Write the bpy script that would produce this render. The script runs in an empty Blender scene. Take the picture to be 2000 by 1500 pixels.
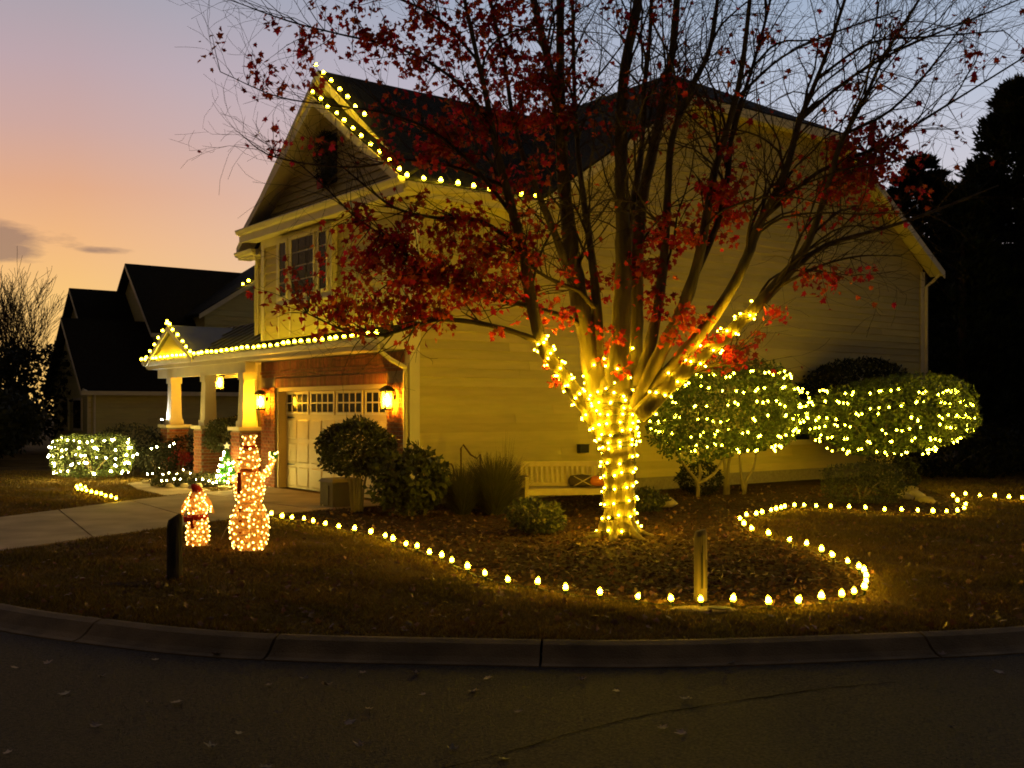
import bpy, math, random
import numpy as np
from mathutils import Vector, Matrix

# ------------------------------------------------------------------ camera, sky, render
sc = bpy.context.scene
random.seed(7)
rng = np.random.default_rng(11)
F, HY, EYE = 2050.0, 798.0, 1.78           # survey of the photo: focal length in px, horizon row, eye height
cam_d = bpy.data.cameras.new('camera'); cam = bpy.data.objects.new('camera', cam_d)
sc.collection.objects.link(cam); sc.camera = cam
cam.location = (0, 0, EYE); cam.rotation_euler = (math.radians(90), 0, 0)
cam_d.sensor_width = 36; cam_d.lens = 36 * F / 2000; cam_d.shift_y = (HY - 750) / 2000
cam_d.clip_start = 0.05; cam_d.clip_end = 2000

sc.render.engine = 'CYCLES'
cy = sc.cycles
cy.use_denoising = True
try: cy.denoiser = 'OPENIMAGEDENOISE'
except Exception: pass
cy.max_bounces = 3; cy.diffuse_bounces = 2; cy.filter_width = 1.8; cy.glossy_bounces = 2; cy.transmission_bounces = 3
cy.transparent_max_bounces = 12; cy.caustics_reflective = False; cy.caustics_refractive = False
cy.sample_clamp_indirect = 3.0; cy.use_light_tree = True; cy.use_adaptive_sampling = True; cy.adaptive_threshold = 0.02; cy.adaptive_min_samples = 20
cy.light_sampling_threshold = 0.02
sc.view_settings.view_transform = 'Standard'; sc.view_settings.look = 'None'
sc.view_settings.gamma = 1.0; sc.view_settings.exposure = 0.0; sc.view_settings.use_curve_mapping = False

def srgb(r, g, b):
    f = lambda c: c / 12.92 if c <= 0.04045 else ((c + 0.055) / 1.055) ** 2.4
    return (f(r / 255), f(g / 255), f(b / 255), 1.0)

world = bpy.data.worlds.new('World'); sc.world = world; world.use_nodes = True
def build_sky():
    nt = world.node_tree; N = nt.nodes; L = nt.links
    for n in list(N): N.remove(n)
    out = N.new('ShaderNodeOutputWorld'); bg = N.new('ShaderNodeBackground'); L.new(bg.outputs[0], out.inputs[0])
    tc = N.new('ShaderNodeTexCoord'); sep = N.new('ShaderNodeSeparateXYZ'); L.new(tc.outputs['Generated'], sep.inputs[0])
    def m(op, a, b=None, clamp=False):
        n = N.new('ShaderNodeMath'); n.operation = op; n.use_clamp = clamp
        for i, v in enumerate((a, b)):
            if v is None: continue
            if isinstance(v, (int, float)): n.inputs[i].default_value = v
            else: L.new(v, n.inputs[i])
        return n.outputs[0]
    el = m('ARCSINE', sep.outputs[2]); az = m('ARCTAN2', sep.outputs[0], sep.outputs[1])
    def ramp(stops):
        r = N.new('ShaderNodeValToRGB'); e = r.color_ramp.elements
        top = math.radians(60)
        e[0].position = 0; e[0].color = stops[0][1]; e[1].position = 1; e[1].color = stops[-1][1]
        for d, c in stops[1:-1]:
            x = e.new(math.radians(d) / top); x.color = c
        L.new(m('DIVIDE', el, top, True), r.inputs[0]); return r.outputs[0]
    west = ramp([(0, srgb(255, 200, 106)), (5.5, srgb(250, 199, 122)), (8.5, srgb(242, 185, 130)), (11, srgb(228, 172, 136)), (14, srgb(206, 168, 160)),
                 (17, srgb(190, 166, 172)), (21, srgb(166, 162, 174)), (30, srgb(150, 142, 148)), (60, srgb(104, 94, 92))])
    east = ramp([(0, srgb(226, 200, 190)), (6, srgb(216, 202, 204)), (11, srgb(204, 203, 214)), (16, srgb(186, 197, 216)), (21, srgb(160, 178, 203)),
                 (30, srgb(138, 146, 164)), (60, srgb(100, 94, 98))])
    mx = N.new('ShaderNodeMix'); mx.data_type = 'RGBA'
    t = m('DIVIDE', m('ADD', az, 0.40), 0.62, True)
    t = m('SMOOTH_MIN', t, 1.0)
    L.new(t, mx.inputs[0]); L.new(west, mx.inputs[6]); L.new(east, mx.inputs[7])
    col = mx.outputs[2]
    # small evening clouds low over the sunset
    mp = N.new('ShaderNodeMapping'); mp.inputs['Scale'].default_value = (14, 14, 62)
    L.new(tc.outputs['Generated'], mp.inputs[0])
    nz = N.new('ShaderNodeTexNoise'); nz.inputs['Scale'].default_value = 1.0; nz.inputs['Detail'].default_value = 6; nz.inputs['Roughness'].default_value = 0.62
    L.new(mp.outputs[0], nz.inputs['Vector'])
    def blob(a, e, wa, we, gain):
        da = m('DIVIDE', m('SUBTRACT', az, a), wa); de = m('DIVIDE', m('SUBTRACT', el, e), we)
        d = m('ADD', m('MULTIPLY', da, da), m('MULTIPLY', de, de))
        return m('MULTIPLY', m('SUBTRACT', 1.0, d, True), gain)
    b = blob(-0.475, 0.142, 0.075, 0.024, 0.62)
    b = m('MAXIMUM', b, blob(-0.43, 0.146, 0.06, 0.012, 0.30))
    b = m('MAXIMUM', b, blob(-0.372, 0.140, 0.035, 0.005, 0.26))
    b = m('MAXIMUM', b, blob(-0.44, 0.127, 0.03, 0.004, 0.26))
    b = m('MAXIMUM', b, blob(-0.75, 0.16, 0.2, 0.03, 0.4))
    k = m('MULTIPLY', m('SUBTRACT', m('ADD', nz.outputs[0], b), 0.66), 3.6, True)
    k = m('MULTIPLY', k, m('MULTIPLY', b, 6.0, True))
    mc = N.new('ShaderNodeMix'); mc.data_type = 'RGBA'; mc.inputs[7].default_value = srgb(138, 112, 104)
    L.new(m('MULTIPLY', k, 0.72), mc.inputs[0]); L.new(col, mc.inputs[6])
    # the sky away from the sunset falls off to night blue
    fall = m('ADD', m('MULTIPLY', m('DIVIDE', m('ADD', sep.outputs[1], 0.15), 0.95, True), 0.91), 0.09)
    mm = N.new('ShaderNodeMix'); mm.data_type = 'RGBA'; mm.blend_type = 'MULTIPLY'; mm.inputs[0].default_value = 1.0
    cb = N.new('ShaderNodeCombineColor'); 
    for i in range(3): L.new(fall, cb.inputs[i])
    L.new(mc.outputs[2], mm.inputs[6]); L.new(cb.outputs[0], mm.inputs[7])
    L.new(mm.outputs[2], bg.inputs[0]); bg.inputs[1].default_value = 1.0
build_sky()

# ------------------------------------------------------------------ helpers
COL = sc.collection
def at(px, py, Y):                      # a point seen at a pixel, at a real distance Y
    return Vector(((px - 1000) / F * Y, Y, EYE - (py - HY) / F * Y))
def gr(px, py, z=0.0):                  # a point of the ground (height z)
    Y = (EYE - z) * F / (py - HY); return Vector(((px - 1000) / F * Y, Y, z))

def mobj(name, verts, faces, mat=None, parent=None, smooth=False, kind=None):
    me = bpy.data.meshes.new(name)
    if isinstance(verts, np.ndarray):
        n, f = len(verts), np.asarray(faces)
        k = f.shape[1]
        me.vertices.add(n); me.vertices.foreach_set('co', verts.astype(np.float32).ravel())
        me.loops.add(f.size); me.loops.foreach_set('vertex_index', f.astype(np.int32).ravel())
        me.polygons.add(len(f)); me.polygons.foreach_set('loop_start', np.arange(0, f.size, k, dtype=np.int32))
        me.update(calc_edges=True)
    else:
        me.from_pydata([tuple(v) for v in verts], [], faces); me.update()
    if smooth:
        me.polygons.foreach_set('use_smooth', [True] * len(me.polygons))
    if mat: me.materials.append(mat)
    return link(name, me, parent, kind)

def link(name, me, parent=None, kind=None):
    o = bpy.data.objects.new(name, me); COL.objects.link(o)
    if parent is not None: o.parent = parent
    if kind: o['kind'] = kind
    return o

def tag(o, label, cat, group=None):
    o['label'] = label; o['category'] = cat
    if group: o['group'] = group
    return o
def empty(name, loc=(0, 0, 0), rz=0.0, label=None, cat=None, group=None):
    o = bpy.data.objects.new(name, None); COL.objects.link(o)
    o.location = loc; o.rotation_euler = (0, 0, rz); o.empty_display_size = 0.2
    if label: tag(o, label, cat, group)
    return o

class MB:
    def __init__(s): s.v = []; s.f = []
    def box(s, a, b):
        x0, y0, z0 = a; x1, y1, z1 = b; n = len(s.v)
        s.v += [(x0, y0, z0), (x1, y0, z0), (x1, y1, z0), (x0, y1, z0), (x0, y0, z1), (x1, y0, z1), (x1, y1, z1), (x0, y1, z1)]
        s.f += [tuple(n + i for i in q) for q in ((0, 3, 2, 1), (4, 5, 6, 7), (0, 1, 5, 4), (1, 2, 6, 5), (2, 3, 7, 6), (3, 0, 4, 7))]
        return s
    def hexa(s, bot, top):
        n = len(s.v); k = len(bot); s.v += [tuple(p) for p in bot] + [tuple(p) for p in top]
        s.f.append(tuple(n + i for i in reversed(range(k)))); s.f.append(tuple(n + k + i for i in range(k)))
        for i in range(k):
            j = (i + 1) % k; s.f.append((n + i, n + j, n + k + j, n + k + i))
        return s
    def slab(s, poly, off):
        off = Vector(off); return s.hexa([Vector(p) + off for p in poly], [Vector(p) for p in poly])
    def bar(s, p, q, w, h=None):          # square bar between two points
        p, q = Vector(p), Vector(q); h = h or w; d = (q - p).normalized()
        a = d.cross(Vector((0, 0, 1)));
        if a.length < 1e-3: a = Vector((1, 0, 0))
        a.normalize(); b = d.cross(a).normalized()
        c = [a * (w / 2) + b * (h / 2), -a * (w / 2) + b * (h / 2), -a * (w / 2) - b * (h / 2), a * (w / 2) - b * (h / 2)]
        return s.hexa([p + x for x in c], [q + x for x in c])
    def tube(s, pts, radii, n=6, cap=True):
        pts = [Vector(p) for p in pts]
        if isinstance(radii, (int, float)): radii = [radii] * len(pts)
        base = len(s.v); up = None
        for i, p in enumerate(pts):
            d = (pts[min(i + 1, len(pts) - 1)] - pts[max(i - 1, 0)])
            if d.length < 1e-9: d = Vector((0, 0, 1))
            d.normalize()
            if up is None:
                up = Vector((0, 0, 1)) if abs(d.z) < 0.9 else Vector((1, 0, 0))
            a = (up - d * up.dot(d))
            if a.length < 1e-4: a = d.orthogonal()
            a.normalize(); b = d.cross(a); up = a
            for k in range(n):
                t = 2 * math.pi * k / n
                s.v.append(tuple(p + (a * math.cos(t) + b * math.sin(t)) * radii[i]))
        for i in range(len(pts) - 1):
            for k in range(n):
                j = (k + 1) % n
                s.f.append((base + i * n + k, base + i * n + j, base + (i + 1) * n + j, base + (i + 1) * n + k))
        if cap:
            s.f.append(tuple(base + k for k in reversed(range(n))))
            s.f.append(tuple(base + (len(pts) - 1) * n + k for k in range(n)))
        return s
    def lathe(s, prof, n=12, c=(0, 0, 0), sx=1.0, sy=1.0):   # prof [(r,z)]
        base = len(s.v)
        for r, z in prof:
            for k in range(n):
                t = 2 * math.pi * k / n
                s.v.append((c[0] + r * sx * math.cos(t), c[1] + r * sy * math.sin(t), c[2] + z))
        for i in range(len(prof) - 1):
            for k in range(n):
                j = (k + 1) % n
                s.f.append((base + i * n + k, base + i * n + j, base + (i + 1) * n + j, base + (i + 1) * n + k))
        s.f.append(tuple(base + k for k in reversed(range(n)))); s.f.append(tuple(base + (len(prof) - 1) * n + k for k in range(n)))
        return s
    def build(s, name, mat, parent=None, smooth=False, kind=None):
        return mobj(name, s.v, s.f, mat, parent, smooth, kind)

def spline(pts, k=4):                    # Catmull-Rom through points (any dimension)
    P = [np.array(p, float) for p in pts]; P = [2 * P[0] - P[1]] + P + [2 * P[-1] - P[-2]]; out = []
    for i in range(1, len(P) - 2):
        for j in range(k):
            t = j / k; a, b, c, d = P[i - 1:i + 3]
            out.append(0.5 * ((2 * b) + (c - a) * t + (2 * a - 5 * b + 4 * c - d) * t * t + (3 * b - a - 3 * c + d) * t ** 3))
    out.append(P[-2]); return out

# ------------------------------------------------------------------ materials
def mat(name, base, rough=0.7, var=0.25, vscale=6.0, bump=0.0, bscale=40.0, spec=0.3, stretch=(1, 1, 1), coord='Object', dark=None, island=0.0,
        trans=0.0, metal=0.0, detail=5, objrand=0.0):
    m = bpy.data.materials.new(name); m.use_nodes = True; nt = m.node_tree; N = nt.nodes; L = nt.links
    b = N['Principled BSDF']; b.inputs['Roughness'].default_value = rough; b.inputs['Specular IOR Level'].default_value = spec; b.inputs['Metallic'].default_value = metal
    tc = N.new('ShaderNodeTexCoord'); mp = N.new('ShaderNodeMapping'); mp.inputs['Scale'].default_value = stretch
    L.new(tc.outputs[coord], mp.inputs[0])
    nz = N.new('ShaderNodeTexNoise'); nz.inputs['Scale'].default_value = vscale; nz.inputs['Detail'].default_value = detail; L.new(mp.outputs[0], nz.inputs['Vector'])
    r = N.new('ShaderNodeValToRGB'); r.color_ramp.elements[0].position = 0.3; r.color_ramp.elements[1].position = 0.72
    d = dark or tuple(c * (1 - var) for c in base)
    r.color_ramp.elements[0].color = (*d, 1); r.color_ramp.elements[1].color = (*[min(1, c * (1 + var * 0.6)) for c in base], 1)
    L.new(nz.outputs[0], r.inputs[0]); col = r.outputs[0]
    for amt, node, sock in ((island, 'ShaderNodeNewGeometry', 'Random Per Island'), (objrand, 'ShaderNodeObjectInfo', 'Random')):
        if amt:
            g = N.new(node); mr = N.new('ShaderNodeMapRange'); mr.inputs['To Min'].default_value = 1 - amt; mr.inputs['To Max'].default_value = 1 + amt
            L.new(g.outputs[sock], mr.inputs[0])
            hs = N.new('ShaderNodeHueSaturation'); L.new(mr.outputs[0], hs.inputs['Value']); L.new(col, hs.inputs['Color'])
            mr2 = N.new('ShaderNodeMapRange'); mr2.inputs['To Min'].default_value = 0.5 - amt * 0.05; mr2.inputs['To Max'].default_value = 0.5 + amt * 0.05
            wn = N.new('ShaderNodeTexWhiteNoise'); wn.noise_dimensions = '1D'; L.new(g.outputs[sock], wn.inputs['W']); L.new(wn.outputs[0], mr2.inputs[0]); L.new(mr2.outputs[0], hs.inputs['Hue'])
            col = hs.outputs[0]
    L.new(col, b.inputs['Base Color'])
    if bump:
        nb = N.new('ShaderNodeTexNoise'); nb.inputs['Scale'].default_value = bscale; nb.inputs['Detail'].default_value = 6; L.new(mp.outputs[0], nb.inputs['Vector'])
        bp = N.new('ShaderNodeBump'); bp.inputs['Strength'].default_value = bump; bp.inputs['Distance'].default_value = 0.02
        L.new(nb.outputs[0], bp.inputs['Height']); L.new(bp.outputs[0], b.inputs['Normal'])
    if trans:
        t = N.new('ShaderNodeBsdfTranslucent'); L.new(col, t.inputs[0]); mx = N.new('ShaderNodeMixShader'); mx.inputs[0].default_value = trans
        L.new(b.outputs[0], mx.inputs[1]); L.new(t.outputs[0], mx.inputs[2]); L.new(mx.outputs[0], N['Material Output'].inputs[0])
    return m
def emit(name, color, strength, hot=None):
    m = bpy.data.materials.new(name); m.use_nodes = True; nt = m.node_tree
    for n in list(nt.nodes): nt.nodes.remove(n)
    o = nt.nodes.new('ShaderNodeOutputMaterial'); e = nt.nodes.new('ShaderNodeEmission')
    e.inputs[0].default_value = (*color, 1); e.inputs[1].default_value = strength; nt.links.new(e.outputs[0], o.inputs[0])
    if hot:      # the filament glows in the middle, collar and tip of the glass stay dimmer
        L = nt.links; tc = nt.nodes.new('ShaderNodeTexCoord'); sx = nt.nodes.new('ShaderNodeSeparateXYZ'); L.new(tc.outputs['Object'], sx.inputs[0])
        r = nt.nodes.new('ShaderNodeValToRGB'); mr = nt.nodes.new('ShaderNodeMath'); mr.operation = 'DIVIDE'; mr.inputs[1].default_value = hot; L.new(sx.outputs[2], mr.inputs[0]); L.new(mr.outputs[0], r.inputs[0])
        c = r.color_ramp.elements; c[0].position = 0.0; c[0].color = (.012,) * 3 + (1,); c[1].position = 1.0; c[1].color = (.02,) * 3 + (1,)
        for q, v in ((.22, .10), (.36, 1.0), (.60, 1.0), (.80, .12)):
            x = c.new(q); x.color = (v, v, v, 1)
        mu = nt.nodes.new('ShaderNodeMath'); mu.operation = 'MULTIPLY'; mu.inputs[1].default_value = strength; L.new(r.outputs[0], mu.inputs[0]); L.new(mu.outputs[0], e.inputs[1])
    return m
def fabric(name, color, clear):
    m = bpy.data.materials.new(name); m.use_nodes = True; nt = m.node_tree; N = nt.nodes; L = nt.links
    for n in list(N): N.remove(n)
    o = N.new('ShaderNodeOutputMaterial'); d = N.new('ShaderNodeBsdfDiffuse'); t = N.new('ShaderNodeBsdfTranslucent'); tr = N.new('ShaderNodeBsdfTransparent')
    d.inputs[0].default_value = (*color, 1); t.inputs[0].default_value = (*color, 1)
    a = N.new('ShaderNodeMixShader'); b = N.new('ShaderNodeMixShader'); a.inputs[0].default_value = 0.5
    tc = N.new('ShaderNodeTexCoord'); nz = N.new('ShaderNodeTexNoise'); nz.inputs['Scale'].default_value = 60; L.new(tc.outputs['Object'], nz.inputs['Vector'])
    mr = N.new('ShaderNodeMapRange'); mr.inputs['From Min'].default_value = 0.3; mr.inputs['From Max'].default_value = 0.7
    mr.inputs['To Min'].default_value = clear - 0.25; mr.inputs['To Max'].default_value = clear + 0.25
    L.new(nz.outputs[0], mr.inputs[0]); L.new(mr.outputs[0], b.inputs[0])
    L.new(d.outputs[0], a.inputs[1]); L.new(t.outputs[0], a.inputs[2]); L.new(a.outputs[0], b.inputs[1]); L.new(tr.outputs[0], b.inputs[2]); L.new(b.outputs[0], o.inputs[0])
    return m
def glass_dark(name, tint=(0.012, 0.012, 0.014)):
    m = mat(name, tint, rough=0.12, var=0.2, spec=0.06); return m

M = dict(
    siding=mat('beige siding', (0.58, 0.46, 0.16), 0.62, 0.10, 1.6, 0.25, 30, stretch=(1, 1, 8), objrand=0.10),
    siding2=mat('olive siding', (0.62, 0.53, 0.22), 0.65, 0.10, 1.6, 0.25, 30, stretch=(1, 1, 8), objrand=0.10),
    trim=mat('white trim', (0.73, 0.63, 0.45), 0.5, 0.08, 3, 0.05, 60),
    shingle=mat('dark shingle', (0.020, 0.016, 0.012), 0.9, 0.5, 14, 0.6, 90, spec=0.1),
    metalroof=mat('bronze metal roof', (0.10, 0.09, 0.075), 0.45, 0.2, 3, 0.05, 30, spec=0.4, metal=0.3),
    brick=mat('red brick', (0.30, 0.105, 0.05), 0.85, 0.35, 14, 0.5, 120, objrand=0.28),
    brickj=mat('red brick course', (0.26, 0.09, 0.045), 0.85, 0.4, 14, 0.5, 120, island=0.28),
    mortar=mat('mortar', (0.30, 0.24, 0.18), 0.9, 0.2, 20, 0.3, 100),
    door=mat('cream door paint', (0.64, 0.49, 0.24), 0.5, 0.06, 2, 0.06, 50),
    black=mat('black iron', (0.018, 0.017, 0.016), 0.5, 0.2, 20, 0.1, 80),
    glass=glass_dark('window glass'),
    concrete=mat('driveway concrete', (0.42, 0.31, 0.20), 0.85, 0.22, 1.3, 0.35, 70, dark=(0.24, 0.18, 0.11)),
    curb=mat('curb concrete', (0.21, 0.135, 0.055), 0.85, 0.5, 2.6, 0.5, 60),
    asphalt=mat('asphalt', (0.050, 0.034, 0.019), 0.85, 0.85, 48, 1.0, 120, spec=0.25, detail=9),
    tar=mat('tar seam', (0.006, 0.005, 0.004), 0.95, 0.3, 30, 0.4, 80, spec=0.02),
    lawn=mat('lawn soil', (0.13, 0.08, 0.022), 0.95, 0.5, 1.1, 0.9, 45, spec=0.05, detail=9),
    grass=mat('short autumn grass', (0.155, 0.092, 0.022), 0.75, 0.45, 0.8, island=0.35, spec=0.12, trans=0.3, dark=(0.11, 0.085, 0.016)),
    mulch=mat('mulch soil', (0.055, 0.032, 0.018), 0.95, 0.6, 5, 1.0, 60, spec=0.05),
    chip=mat('mulch chips', (0.075, 0.034, 0.016), 0.85, 0.5, 6, island=0.5, spec=0.15),
    litter=mat('dry leaf litter', (0.17, 0.085, 0.042), 0.55, 0.4, 8, island=0.5, spec=0.4, trans=0.15),
    dryleaf=mat('pale dry leaf', (0.32, 0.23, 0.14), 0.6, 0.4, 12, objrand=0.4, spec=0.3),
    bark=mat('maple bark', (0.125, 0.095, 0.052), 0.9, 0.45, 7, 1.0, 26, stretch=(1, 1, 0.22), spec=0.15),
    twig=mat('twig bark', (0.062, 0.042, 0.030), 0.85, 0.3, 9, 0.3, 60, spec=0.15),
    maple=mat('red maple leaves', (0.42, 0.036, 0.018), 0.6, 0.5, 1.2, island=0.5, spec=0.2, trans=0.4, dark=(0.26, 0.014, 0.010)),
    hedge=mat('holly leaves', (0.052, 0.074, 0.016), 0.42, 0.4, 2.5, island=0.45, spec=0.45, trans=0.2),
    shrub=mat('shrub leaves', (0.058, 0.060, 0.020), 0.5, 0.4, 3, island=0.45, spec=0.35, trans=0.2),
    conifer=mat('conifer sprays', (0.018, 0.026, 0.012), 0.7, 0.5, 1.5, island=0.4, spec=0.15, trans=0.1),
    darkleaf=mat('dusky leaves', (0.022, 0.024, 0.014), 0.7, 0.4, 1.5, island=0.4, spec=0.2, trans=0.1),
    stem=mat('pale stems', (0.26, 0.20, 0.12), 0.8, 0.3, 9, 0.5, 60, stretch=(1, 1, .3)),
    reed=mat('ornamental grass blades', (0.105, 0.092, 0.034), 0.7, 0.4, 2, island=0.4, trans=0.25),
    postdark=mat('weathered post wood', (0.055, 0.042, 0.028), 0.9, 0.4, 10, 0.8, 40, stretch=(1, 1, .12)),
    postpale=mat('pale post wood', (0.20, 0.145, 0.075), 0.85, 0.5, 10, 0.8, 40, stretch=(1, 1, .1)),
    bench=mat('white bench paint', (0.40, 0.31, 0.20), 0.55, 0.12, 8, 0.1, 50),
    pumpkin=mat('pumpkin skin', (0.55, 0.16, 0.03), 0.5, 0.2, 5, 0.1, 30),
    cushion=mat('dark cushion cloth', (0.05, 0.035, 0.025), 0.9, 0.3, 30, 0.2, 120),
    rust=mat('rusty iron', (0.12, 0.065, 0.03), 0.8, 0.5, 20, 0.4, 60),
    utility=mat('beige cabinet paint', (0.16, 0.125, 0.07), 0.6, 0.15, 5, 0.1, 50),
    stone=mat('pale garden stone', (0.42, 0.34, 0.22), 0.85, 0.3, 7, 0.5, 30),
    red=mat('red cloth', (0.50, 0.025, 0.012), 0.7, 0.2, 20, 0.2, 100),
    orange=mat('orange felt', (0.62, 0.17, 0.03), 0.7, 0.2, 20, 0.2, 100),
    wire=mat('green wire', (0.020, 0.032, 0.016), 0.6, 0.2, 20),
    whitewire=mat('white wire frame', (0.62, 0.50, 0.32), 0.5, 0.1, 20),
    socket=mat('green bulb socket', (0.02, 0.05, 0.02), 0.5, 0.1, 20),
    snow=fabric('white figure mesh cloth', (0.88, 0.50, 0.17), 0.22),
    green=fabric('green tinsel', (0.05, 0.22, 0.04), 0.2),
    wreath=mat('wreath needles', (0.022, 0.030, 0.015), 0.7, 0.4, 6, island=0.4),
    flower=mat('red blooms', (0.35, 0.02, 0.025), 0.6, 0.3, 10, island=0.3),
    lampglass=fabric('seeded lantern glass', (0.9, 0.8, 0.55), 0.62),
    lid=mat('dark meter lid', (0.03, 0.027, 0.022), 0.7, 0.3, 20, 0.3, 60),
)
WARM = (1.0, 0.72, 0.16)
E = dict(
    path=emit('path bulb glow', (1.0, 0.63, 0.016), 200, .088),
    eave=emit('eave bulb glow', (1.0, 0.70, 0.018), 140, .095),
    tree=emit('tree bulb glow', (1.0, 0.63, 0.008), 560),
    net=emit('net bulb glow', (1.0, 0.68, 0.020), 125),
    white=emit('warm white bulb glow', (1.0, 0.76, 0.18), 330),
    figure=emit('figure bulb glow', (1.0, 0.56, 0.11), 20),
    lamp=emit('lantern flame glow', (1.0, 0.46, 0.012), 1150),
    spot=emit('cool spot glow', (0.75, 0.88, 1.0), 900),
)

# ------------------------------------------------------------------ shared small meshes
def raw_mesh(name, mb, material, smooth=True):
    me = bpy.data.meshes.new(name); me.from_pydata([tuple(v) for v in mb.v], [], mb.f); me.update()
    if smooth: me.polygons.foreach_set('use_smooth', [True] * len(me.polygons))
    me.materials.append(material); return me
def ico(r):
    g = (1 + 5 ** .5) / 2; n = r / math.sqrt(1 + g * g)
    v = [(-1, g, 0), (1, g, 0), (-1, -g, 0), (1, -g, 0), (0, -1, g), (0, 1, g), (0, -1, -g), (0, 1, -g), (g, 0, -1), (g, 0, 1), (-g, 0, -1), (-g, 0, 1)]
    f = [(0, 11, 5), (0, 5, 1), (0, 1, 7), (0, 7, 10), (0, 10, 11), (1, 5, 9), (5, 11, 4), (11, 10, 2), (10, 7, 6), (7, 1, 8), (3, 9, 4), (3, 4, 2), (3, 2, 6), (3, 6, 8), (3, 8, 9), (4, 9, 5), (2, 4, 11), (6, 2, 10), (8, 6, 7), (9, 8, 1)]
    b = MB(); b.v = [tuple(c * n for c in p) for p in v]; b.f = f; return b
def octa(r):
    b = MB(); b.v = [(r, 0, 0), (-r, 0, 0), (0, r, 0), (0, -r, 0), (0, 0, r * 1.2), (0, 0, -r * 1.2)]; b.f = [(0, 2, 4), (2, 1, 4), (1, 3, 4), (3, 0, 4), (2, 0, 5), (1, 2, 5), (3, 1, 5), (0, 3, 5)]; return b
def cone_bulb(r, h):   # strawberry-shaped C9 style bulb, base at z=0
    return MB().lathe([(r * .45, 0), (r * .8, h * .12), (r, h * .34), (r * .8, h * .62), (r * .42, h * .86), (r * .08, h)], 7)
ME = {
    'path': raw_mesh('path_bulb', cone_bulb(.025, .086), E['path']),
    'eave': raw_mesh('eave_bulb', cone_bulb(.034, .095), E['eave']),
    'tree': raw_mesh('tree_bulb', ico(.0145), E['tree']),
    'net': raw_mesh('net_bulb', octa(.0215), E['net']),
    'white': raw_mesh('white_bulb', octa(.027), E['white']),
    'figure': raw_mesh('figure_bulb', octa(.0105), E['figure']),
    'socket': raw_mesh('bulb_socket', MB().lathe([(.016, -.05), (.018, 0.005)], 6), M['socket']),
    'brick': raw_mesh('brick_block', MB().box((-.018, -.097, -.031), (.018, .097, .031)), M['brick'], False),
}
def bulb(kind, p, parent, rot=None, scale=1.0):
    o = link('bulb', ME[kind], parent); o.location = p; o.scale = (scale,) * 3
    if rot is not None: o.rotation_euler = rot
    return o

def leaf_mesh(pos, size, name, material, parent, kind='stuff', flat=0.0, up=None, shape='kite', aspect=0.5):
    """many small leaves in one mesh: pos (n,3), size (n,)"""
    n = len(pos)
    a = rng.normal(size=(n, 3)); 
    if up is not None: a = a * 0.5 + up
    if flat: a[:, 2] *= (1 - flat)
    a /= np.linalg.norm(a, axis=1)[:, None]
    b = np.cross(a, rng.normal(size=(n, 3))); b /= np.linalg.norm(b, axis=1)[:, None]
    c = np.cross(a, b)
    s = np.asarray(size)[:, None]
    if shape == 'kite':
        V = np.stack([pos, pos + a * s * .45 + b * s * aspect * .5 + c * s * .08, pos + a * s, pos + a * s * .45 - b * s * aspect * .5 + c * s * .08], 1)
        Fq = np.arange(n * 4).reshape(n, 4)
    else:   # lobed maple leaf
        out = [(0, -.02), (.16, .10), (.46, .06), (.33, .28), (.50, .58), (.24, .56), (.0, 1.0), (-.24, .56), (-.50, .58), (-.33, .28), (-.46, .06), (-.16, .10)]
        P = [pos + a * s * .32 + c * s * .1]
        for x, y in out: P.append(pos + a * s * y + b * s * x + c * s * (-.12 * abs(x) * 2))
        V = np.stack(P, 1); k = len(out) + 1
        tri = np.array([(0, 1 + i, 1 + (i + 1) % len(out)) for i in range(len(out))])
        Fq = (np.arange(n)[:, None, None] * k + tri[None]).reshape(-1, 3)
    return mobj(name, V.reshape(-1, 3), Fq, material, parent, False, kind)

def lumpy(n, r, seed=0, inner=0.72, amp=0.14, zmin=None, box=0.0):
    """points near the surface of a lumpy ellipsoid of radii r"""
    g = np.random.default_rng(seed)
    d = g.normal(size=(n, 3)); d /= np.linalg.norm(d, axis=1)[:, None]
    w = g.normal(size=(7, 3)) * 2.6; ph = g.uniform(0, 6.28, 7)
    lump = sum(np.sin(d @ w[i] + ph[i]) for i in range(7)) / 7 * 2
    rad = (inner + (1 - inner) * g.uniform(0, 1, n) ** 0.45) * (1 + amp * lump)
    if box:      # squarer clipped outline
        q = (np.abs(d) ** (2 + box)).sum(1) ** (1 / (2 + box)); rad = rad / q
    p = d * rad[:, None] * np.array(r)
    if zmin is not None: p = p[p[:, 2] > zmin]
    return p

# ------------------------------------------------------------------ ground: road, curb, lawn, bed, driveway
road = mobj('road', [(-150, -60, -.12), (150, -60, -.12), (150, 60, -.12), (-150, 60, -.12)], [(0, 1, 2, 3)], M['asphalt'], kind='structure')
cpts = [(-30, 24), (-20, 18.6), (-14, 15.6), (-10, 13.3), (-7, 11.25), (-4.66, 9.55), (-3.46, 8.86), (-2.02, 8.29), (0, 8.07), (1.18, 8.04), (2.82, 8.26), (4.17, 8.55), (6, 9.25), (8.5, 10.6), (12, 13.2), (20, 20.5), (30, 30)]
cback = [np.array(p) for p in spline(cpts, 8)]
def offs(curve, d):                      # outward (towards road) offset
    o = []
    for i, p in enumerate(curve):
        t = curve[min(i + 1, len(curve) - 1)] - curve[max(i - 1, 0)]; t = t / np.linalg.norm(t)
        o.append(p + d * np.array([t[1], -t[0]]))
    return o
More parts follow.
